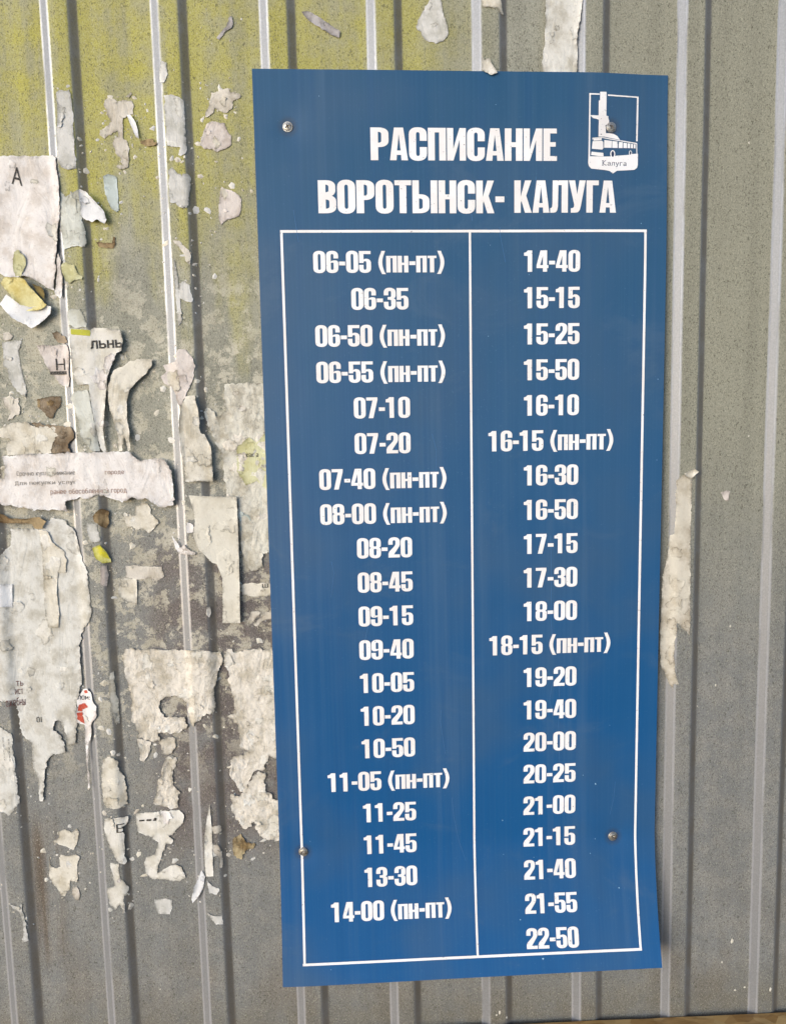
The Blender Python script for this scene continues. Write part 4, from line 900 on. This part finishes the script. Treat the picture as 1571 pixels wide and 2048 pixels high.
GLYPH = {
    '0': (W_, G0), '6': (W_, G6), '9': (W_, rot180(G6, W_)),
    '1': (W_, [box(.175, 0, .39, 1.0), [(.0, .755), (.175, .745), (.175, 1.0), (.14, .955), (.09, .915), (.0, .895)]]),
    '2': (W_, [A_TOP(), box(0, .645, ST, .79), box(W_ - ST, .70, W_, .79),
               [(W_ - ST, .70), (W_, .70), (W_ - .005, .63), (W_ - .04, .54), (ST + .05, .155), (0, .155), (0, .20), (.05, .31), (.30, .57), (W_ - ST - .005, .65)], box(0, 0, W_ - .005, .155)]),
    '3': (W_, [A_TOP(), A_BOT(), box(0, .66, ST, .79), box(0, .21, ST, .36), box(W_ - ST, .62, W_, .79), box(W_ - ST, .21, W_, .42),
               [(.18, .455), (W_ - ST - .03, .45), (W_ - ST, .42), (W_, .42), (W_ - .02, .475), (W_ - .09, .518), (W_ - .02, .565), (W_, .62), (W_ - ST, .62), (W_ - ST - .03, .585), (.18, .58)]]),
    '4': (W_, [box(.305, 0, .505, 1.0), box(0, .17, .57, .31), [(0, .31), (.185, 1.0), (.305, 1.0), (.305, .74), (.175, .31)]]),
    '5': (W_, [box(.01, .855, W_ - .01, 1.0), box(.01, .445, ST, .855), A_BOT(), box(0, .21, ST, .36), box(W_ - ST, .21, W_, .47),
               [(ST, .60), (ST + .05, .635), (.37, .645), (.46, .62), (.53, .56), (W_, .47), (W_ - ST, .47), (W_ - ST - .01, .51), (W_ - ST - .05, .53), (ST + .02, .52), (ST, .49)]]),
    '7': (W_, [[(0, .85), (0, 1.0), (.535, 1.0), (.535, .87), (.325, 0), (.10, 0), (.30, .85)]]),
    '8': (W_, [A_TOP(), A_BOT(), box(0, .60, ST, .79), box(W_ - ST, .60, W_, .79), box(0, .21, ST, .43), box(W_ - ST, .21, W_, .43),
               [(0, .60), (.02, .555), (.075, .515), (.02, .475), (0, .43), (ST, .43), (ST + .03, .455), (W_ - ST - .03, .455), (W_ - ST, .43), (W_, .43), (W_ - .02, .475), (W_ - .075, .515), (W_ - .02, .555), (W_, .60), (W_ - ST, .60), (W_ - ST - .03, .58), (ST + .03, .58), (ST, .60)]]),
    '-': (.29, [box(0, .34, .29, .515)]),
    '(': (.34, [[(.16, 1.0), (.34, 1.0)] + [(.34 - .145 * math.sin(math.pi * i / 12), 1.0 - 1.075 * i / 12) for i in range(1, 12)] + [(.36, -.075), (.18, -.075)] + [(.18 * (1 - .95 * math.sin(math.pi * i / 12)), -.075 + 1.075 * i / 12) for i in range(1, 12)]]),
    'п': (.50, [box(0, 0, .2, .77), box(.3, 0, .5, .77), box(.2, .665, .3, .77)]),
    'н': (.50, [box(0, 0, .2, .77), box(.3, 0, .5, .77), box(.2, .345, .3, .455)]),
    'т': (.42, [box(.11, 0, .31, .66), box(0, .66, .42, .77)]),
    'Р': (.57, [box(0, 0, ST + .02, 1), bowl(ST + .02, .57, .40, 1, ST + .01, .135)]),
    'В': (.57, [box(0, 0, ST + .02, 1), bowl(ST + .02, .55, .50, 1, ST, .135), bowl(ST + .02, .57, 0, .555, ST, .14)]),
    'О': (.57, [arch(0, .57, .79, .225, .075, ST + .01), arch(0, .57, .21, .225, .075, ST + .01, False), box(0, .21, ST + .01, .79), box(.57 - ST - .01, .21, .57, .79)]),
    'С': (.57, [arch(0, .57, .79, .225, .075, ST + .01), arch(0, .57, .21, .225, .075, ST + .01, False), box(0, .21, ST + .01, .79), box(.57 - ST - .01, .60, .57, .79), box(.57 - ST - .01, .21, .57, .41)]),
    'А': (.57, [[(0, 0), (.14, 1), (.285, 1), (.285, .80), (.228, .30), (.208, 0)], [(.57, 0), (.362, 0), (.342, .30), (.285, .80), (.285, 1), (.43, 1)], box(.215, .165, .355, .30)]),
    'П': (.57, [box(0, 0, .215, 1), box(.355, 0, .57, 1), box(.215, .86, .355, 1)]),
    'И': (.60, [box(0, 0, .20, 1), box(.40, 0, .60, 1), [(.20, 0), (.20, .36), (.30, .70), (.40, 1), (.40, .64), (.30, .30)]]),
    'Н': (.57, [box(0, 0, .215, 1), box(.355, 0, .57, 1), box(.215, .425, .355, .575)]),
    'Е': (.44, [box(0, 0, .22, 1), box(.22, .85, .43, 1), box(.22, .44, .40, .58), box(.22, 0, .44, .15)]),
    'Т': (.53, [box(.155, 0, .375, .85), box(0, .85, .53, 1)]),
    'Ы': (.80, [box(0, 0, .21, 1), bowl(.21, .545, 0, .58, ST, .13), box(.585, 0, .80, 1)]),
    'К': (.585, [box(0, 0, .215, 1), [(.215, .50), (.36, 1), (.575, 1), (.40, .53), (.585, 0), (.36, 0), (.24, .37), (.215, .30)]]),
    'Л': (.60, [[(.08, 1), (.60, 1), (.60, 0), (.385, 0), (.385, .855), (.275, .855), (.262, .20), (.24, .08), (.19, .015), (.11, 0), (0, 0), (0, .14), (.04, .15), (.065, .19), (.075, .30)]]),
    'У': (.57, [[(0, 1), (.21, 1), (.285, .58), (.36, 1), (.57, 1), (.41, .20), (.375, .08), (.31, .01), (.22, 0), (.07, 0), (.07, .14), (.14, .145), (.175, .18), (.185, .25)]]),
    'Г': (.42, [box(0, 0, .215, 1), box(.215, .85, .42, 1)]),
}
GLYPH[')'] = (.34, mirror(GLYPH['('][1], .34))
_cache = {}
def glyph_tris(ch):
    """union of the pieces of one character"""
    if ch in _cache: return _cache[ch]
    pts, faces = [], []
    for pc in GLYPH[ch][1]:
        k0 = len(pts)
        area = sum(pc[i][0] * pc[(i + 1) % len(pc)][1] - pc[(i + 1) % len(pc)][0] * pc[i][1] for i in range(len(pc)))
        if area < 0: pc = pc[::-1]
        pts += [Vector(p) for p in pc]
        faces.append(list(range(k0, k0 + len(pc))))
    vo, eo, fo, ov, oe, of = geometry.delaunay_2d_cdt(pts, [], faces, 0, 1e-4)
    tr = [tuple(f) for f, o in zip(fo, of) if len(o) > 0]
    _cache[ch] = ([(v.x, v.y) for v in vo], tr)
    return _cache[ch]
def string_mesh(txt, uc, vc, cap, width=None, u_left=None, gap=.040, adv_digits=.60, space=.30, wscale=None):
    x = 0; items = []
    for i, ch in enumerate(txt):
        if ch == ' ': x += space; continue
        w = GLYPH[ch][0]
        items.append((ch, x)); x += (adv_digits if ch.isdigit() else w + gap)
    tot = x - gap
    sx = (width / (tot * cap)) if width else (wscale or 1.0)
    left = u_left if u_left is not None else uc - tot * cap * sx / 2
    vs, fs = [], []
    for ch, xo in items:
        p, t = glyph_tris(ch); k0 = len(vs)
        vs += [board_p(left + (xo + a) * cap * sx, vc + cap / 2 - b * cap, .00028) for a, b in p]
        fs += [tuple(k0 + i for i in f) for f in t]
    return vs, fs
def lettering(txt, **kw):
    vs, fs = string_mesh(txt, **kw)
    link('lettering', mesh('lettering', vs, fs, WHITE), board, label='white lettering ' + txt)
lettering('РАСПИСАНИЕ', uc=.1766, vc=-.0803, cap=.0298, width=.1797, gap=.035)
lettering('ВОРОТЫНСК-', uc=.1255, vc=-.0319, cap=.0304, width=.1794, gap=.036)
lettering('КАЛУГА', uc=.2751, vc=-.0322, cap=.0302, width=.1003, gap=.03)
LEFT = ['06-05 (пн-пт)', '06-35', '06-50 (пн-пт)', '06-55 (пн-пт)', '07-10', '07-20', '07-40 (пн-пт)', '08-00 (пн-пт)', '08-20', '08-45', '09-15', '09-40', '10-05', '10-20', '10-50', '11-05 (пн-пт)', '11-25', '11-45', '13-30', '14-00 (пн-пт)']
RIGHT = ['14-40', '15-15', '15-25', '15-50', '16-10', '16-15 (пн-пт)', '16-30', '16-50', '17-15', '17-30', '18-00', '18-15 (пн-пт)', '19-20', '19-40', '20-00', '20-25', '21-00', '21-15', '21-40', '21-55', '22-50']
CAP = .0203
for k, t in enumerate(LEFT):
    lettering(t, uc=.0929, vc=.02916 + k * .034953 - .0006, cap=CAP, wscale=1.015)
for k, t in enumerate(RIGHT):
    lettering(t, uc=.2622, vc=.02916 + k * .034953 - .0006, cap=CAP, wscale=1.015)

# emblem: frame, tower, bus and shield
def densify(poly, step=.004):
    o = []
    for i, a in enumerate(poly):
        b = poly[(i + 1) % len(poly)]
        m = max(1, int(math.dist(a, b) / step))
        o += [(a[0] + (b[0] - a[0]) * j / m, a[1] + (b[1] - a[1]) * j / m) for j in range(m)]
    return o
def flat_on_board(polys, off):
    vs, fs = [], []
    for pl in polys:
        q = densify([(u / 1000, v / 1000) for u, v in pl])
        pts = [Vector(p) for p in q]; n = len(pts)
        vo, eo, fo, *_ = geometry.delaunay_2d_cdt(pts, [(i, (i + 1) % n) for i in range(n)], [], 1, 1e-7)
        k0 = len(vs)
        vs += [board_p(v.x, v.y, off) for v in vo]; fs += [tuple(k0 + i for i in f) for f in fo]
    return vs, fs
vs, fs = flat_on_board([EMBLEM['line'][i] for i in (0, 3, 4, 5)], .00028)
v2, f2 = flat_on_board(EMBLEM['line'][1:3], .00030)
fs += [tuple(len(vs) + i for i in f) for f in f2]; vs += v2
v2, f2 = flat_on_board(EMBLEM['solid'], .00032)
fs += [tuple(len(vs) + i for i in f) for f in f2]; vs += v2
v2, f2 = flat_on_board(EMBLEM['panes'], .00028)
fs += [tuple(len(vs) + i for i in f) for f in f2]; vs += v2
emblem = link('emblem', mesh('emblem', vs, fs, WHITE), board, label='white town emblem with tower, bus and shield')
NAVY = ink_material('dark_blue_print', (48, 62, 92), .1)
def ellipse(cu, cv, ru, rv, n=20): return [(cu + ru * math.cos(2 * math.pi * i / n), cv + rv * math.sin(2 * math.pi * i / n)) for i in range(n)]
for wpts in EMBLEM['wheels']:
    (ua, va), (ub, vb_) = wpts
    cu, cv, ru = (ua + ub) / 2, (va + vb_) / 2, abs(ub - ua) / 2
    ring, hub = ellipse(cu, cv, ru * 1.05, ru * 1.5), ellipse(cu, cv, ru * .62, ru * 1.12)
    v1, f1 = flat_on_board([ring], .00036)
    w = link('wheel_print', mesh('wheel_print', v1, f1, WHITE), emblem)
    v1, f1 = flat_on_board([hub], .00041)
    link('wheel_hub_print', mesh('wheel_hub_print', v1, f1, NAVY), emblem)
(ua, va), (ub, vb_) = EMBLEM['text'][0]
tv, tf = stroke_text('Калуга', .17)
mx0 = min(v[0] for v in tv); mx1 = max(v[0] for v in tv); my0 = min(v[1] for v in tv); my1 = max(v[1] for v in tv)
tq = [board_p((ua + (v[0] - mx0) / (mx1 - mx0) * (ub - ua)) / 1000, (vb_ + (v[1] - my0) / (my1 - my0) * (va - vb_)) / 1000, .00040) for v in tv]
link('emblem_lettering', mesh('emblem_lettering', tq, tf, NAVY), emblem)

# specks and scratches on the board
SPECK = ink_material('pale_blue_speck', (150, 190, 220), .2)
vs, fs = [], []
for (u, v, r) in BOARD_SPOTS:
    r = r / 1000 * .5; k0 = len(vs); n = 9
    ph = random.random() * 6
    ring = [(u / 1000 + r * (1 + .35 * math.sin(2 * a + ph)) * math.cos(a), v / 1000 + r * 1.15 * (1 + .3 * math.cos(3 * a + ph)) * math.sin(a)) for a in [2 * math.pi * i / n for i in range(n)]]
    vs += [board_p(p[0], p[1], .0003) for p in ring] + [board_p(u / 1000, v / 1000, .0005)]
    fs += [(k0 + i, k0 + (i + 1) % n, k0 + n) for i in range(n)]
link('paint_specks', mesh('paint_specks', vs, fs, SPECK), board, kind='stuff')
SCR = ink_material('faint_scratch', (66, 116, 166), .1)
for pts in ([(.1585, .575), (.161, .60), (.166, .625), (.1725, .645)], [(.262, .30), (.2632, .34), (.2628, .385), (.2645, .41)], [(.272, .455), (.2715, .50), (.2735, .56)], [(.012, -.02), (.016, .01)],
            *[[(u_, v_), (u_ + random.uniform(-.004, .004), v_ + random.uniform(.006, .03)), (u_ + random.uniform(-.008, .008), v_ + random.uniform(.03, .05))] for u_, v_ in [(random.uniform(.0, .35), random.uniform(-.12, .70)) for _ in range(9)]]):
    vs, fs = strip(pts, .00032, .00026)
    link('scratch', mesh('scratch', vs, fs, SCR), board)

# screws: flanged pan heads with a cross recess
def screw_mesh():
    k = NT('worn_zinc_screw')
    P = k.obj(); n = k.noise(P, 900, 3, .6); n2 = k.noise(P, 260, 2, .5)
    c = k.mix(k.mr(n, .35, .65), srgb(150, 146, 138), srgb(196, 192, 184))
    c = k.mix(k.math('MULTIPLY', k.mr(n2, .5, .68), .7), c, srgb(110, 86, 58))
    r2 = k.math('POWER', k.math('ADD', k.math('POWER', k.sep(P)[0], 2.), k.math('POWER', k.sep(P)[2], 2.)), .5)
    m = k.out(c, .42, .75, .5, k.bump(n, .4, .0002))
    Rr, N = .0051, 44
    def hgt(x, y):
        r = math.hypot(x, y)
        z = .0008 + .0002 * (1 - r / Rr)
        if r > Rr * .93: z -= .0006 * ((r / Rr - .93) / .07)
        if r < .0037: z = max(z, .0010 + .0009 * math.sqrt(max(0, 1 - (r / .0037) ** 2)))
        a = math.radians(38); X, Y = x * math.cos(a) + y * math.sin(a), -x * math.sin(a) + y * math.cos(a)
        if (abs(X) < .00048 and abs(Y) < .0022) or (abs(Y) < .00048 and abs(X) < .0022) or r < .0009: z = -.0002 + .0012 * r / .0022
        return z
    vs, fs = [(0, -hgt(0, 0), 0)], []
    rings = 22
    for i in range(1, rings + 1):
        for j in range(N):
            a = 2 * math.pi * j / N; r = Rr * i / rings
            x, y = r * math.cos(a), r * math.sin(a)
            vs.append((x, -hgt(x, y) if i < rings else .0, y))
    for j in range(N): fs.append((0, 1 + j, 1 + (j + 1) % N))
    for i in range(rings - 1):
        for j in range(N):
            a, b = 1 + i * N + j, 1 + i * N + (j + 1) % N
            fs.append((a, a + N, b + N, b))
    return mesh('screw', vs, fs, m, smooth=False)
sm_ = screw_mesh()
for i, (su, sv) in enumerate(SCREWS):
    o = link('screw', sm_, board)
    p = board_p(su, sv)
    o.location = (p[0], p[1] - .0001, p[2])
    o.rotation_euler = (math.radians((2, -3, 4, -2)[i]), math.radians((10, 70, 35, 55)[i]), math.radians((-3, 3, -4, 3)[i]))

# ---------------- paint spots on the metal ----------------
SPOTM = ink_material('dried_white_drops', (206, 202, 190), .2)
vs, fs = [], []
for (x, z, ra, rb) in WALL_SPOTS:
    x, z, ra, rb = x / 1000, z / 1000, ra / 1000, rb / 1000
    k0 = len(vs); n = 12; ph = random.random() * 6
    ring = [(x + ra * (1 + .25 * math.sin(2 * a + ph)) * math.cos(a), z + rb * (1 + .22 * math.cos(3 * a + ph)) * math.sin(a)) for a in [2 * math.pi * i / n for i in range(n)]]
    vs += [(p[0], wall_y(p[0], p[1]) - .00015, p[1]) for p in ring] + [(x, wall_y(x, z) - .0006, z)]
    fs += [(k0 + i, k0 + (i + 1) % n, k0 + n) for i in range(n)]
link('paint_drops', mesh('paint_drops', vs, fs, SPOTM), wall, kind='stuff')

# ---------------- chipboard batten under the board ----------------
def batten_material():
    k = NT('chipboard')
    P = k.obj()
    v = k.vor(k.obj((60, 110, 110)), 1.0, 'F1'); 
    c3 = k.sep(v.outputs['Color'])
    n = k.noise(k.obj((40, 160, 160)), 1, 4, .6)
    c = k.mix(c3[0], srgb(150, 112, 62), srgb(186, 148, 92))
    c = k.mix(k.math('MULTIPLY', k.mr(n, .45, .7), .55), c, srgb(108, 76, 40))
    c = k.mix(k.math('MULTIPLY', k.mr(c3[1], .75, .9), .5), c, srgb(204, 172, 118))
    return k.out(c, .5, 0., .4, k.bump(n, .4, .001))
def build_batten():
    bm = bmesh.new()
    bmesh.ops.create_cube(bm, size=1.0)
    bmesh.ops.scale(bm, vec=(1.5, .018, .04), verts=bm.verts)
    bmesh.ops.bevel(bm, geom=bm.edges[:], offset=.0012, segments=2, affect='EDGES')
    bmesh.ops.subdivide_edges(bm, edges=[e for e in bm.edges if e.calc_length() > .5], cuts=120)
    for v in bm.verts:
        v.co.z += .0005 * noise.noise(Vector((v.co.x * 30, v.co.y * 90, 1))) ; v.co.y += .0004 * noise.noise(Vector((v.co.x * 40, 7, v.co.z * 30)))
    me = bpy.data.meshes.new('chipboard_batten'); bm.to_mesh(me); bm.free()
    me.materials.append(batten_material())
    o = link('chipboard_batten', me, label='golden brown chipboard batten at the foot of the metal wall, lower right', cat='batten')
    a = math.atan2(-.62140 + .61548, .43776 - .18746)
    o.location = (.3126, -.0043 - .009 - .0004, -.61844 - .020)
    o.rotation_euler = (0, -a, 0)
build_batten()
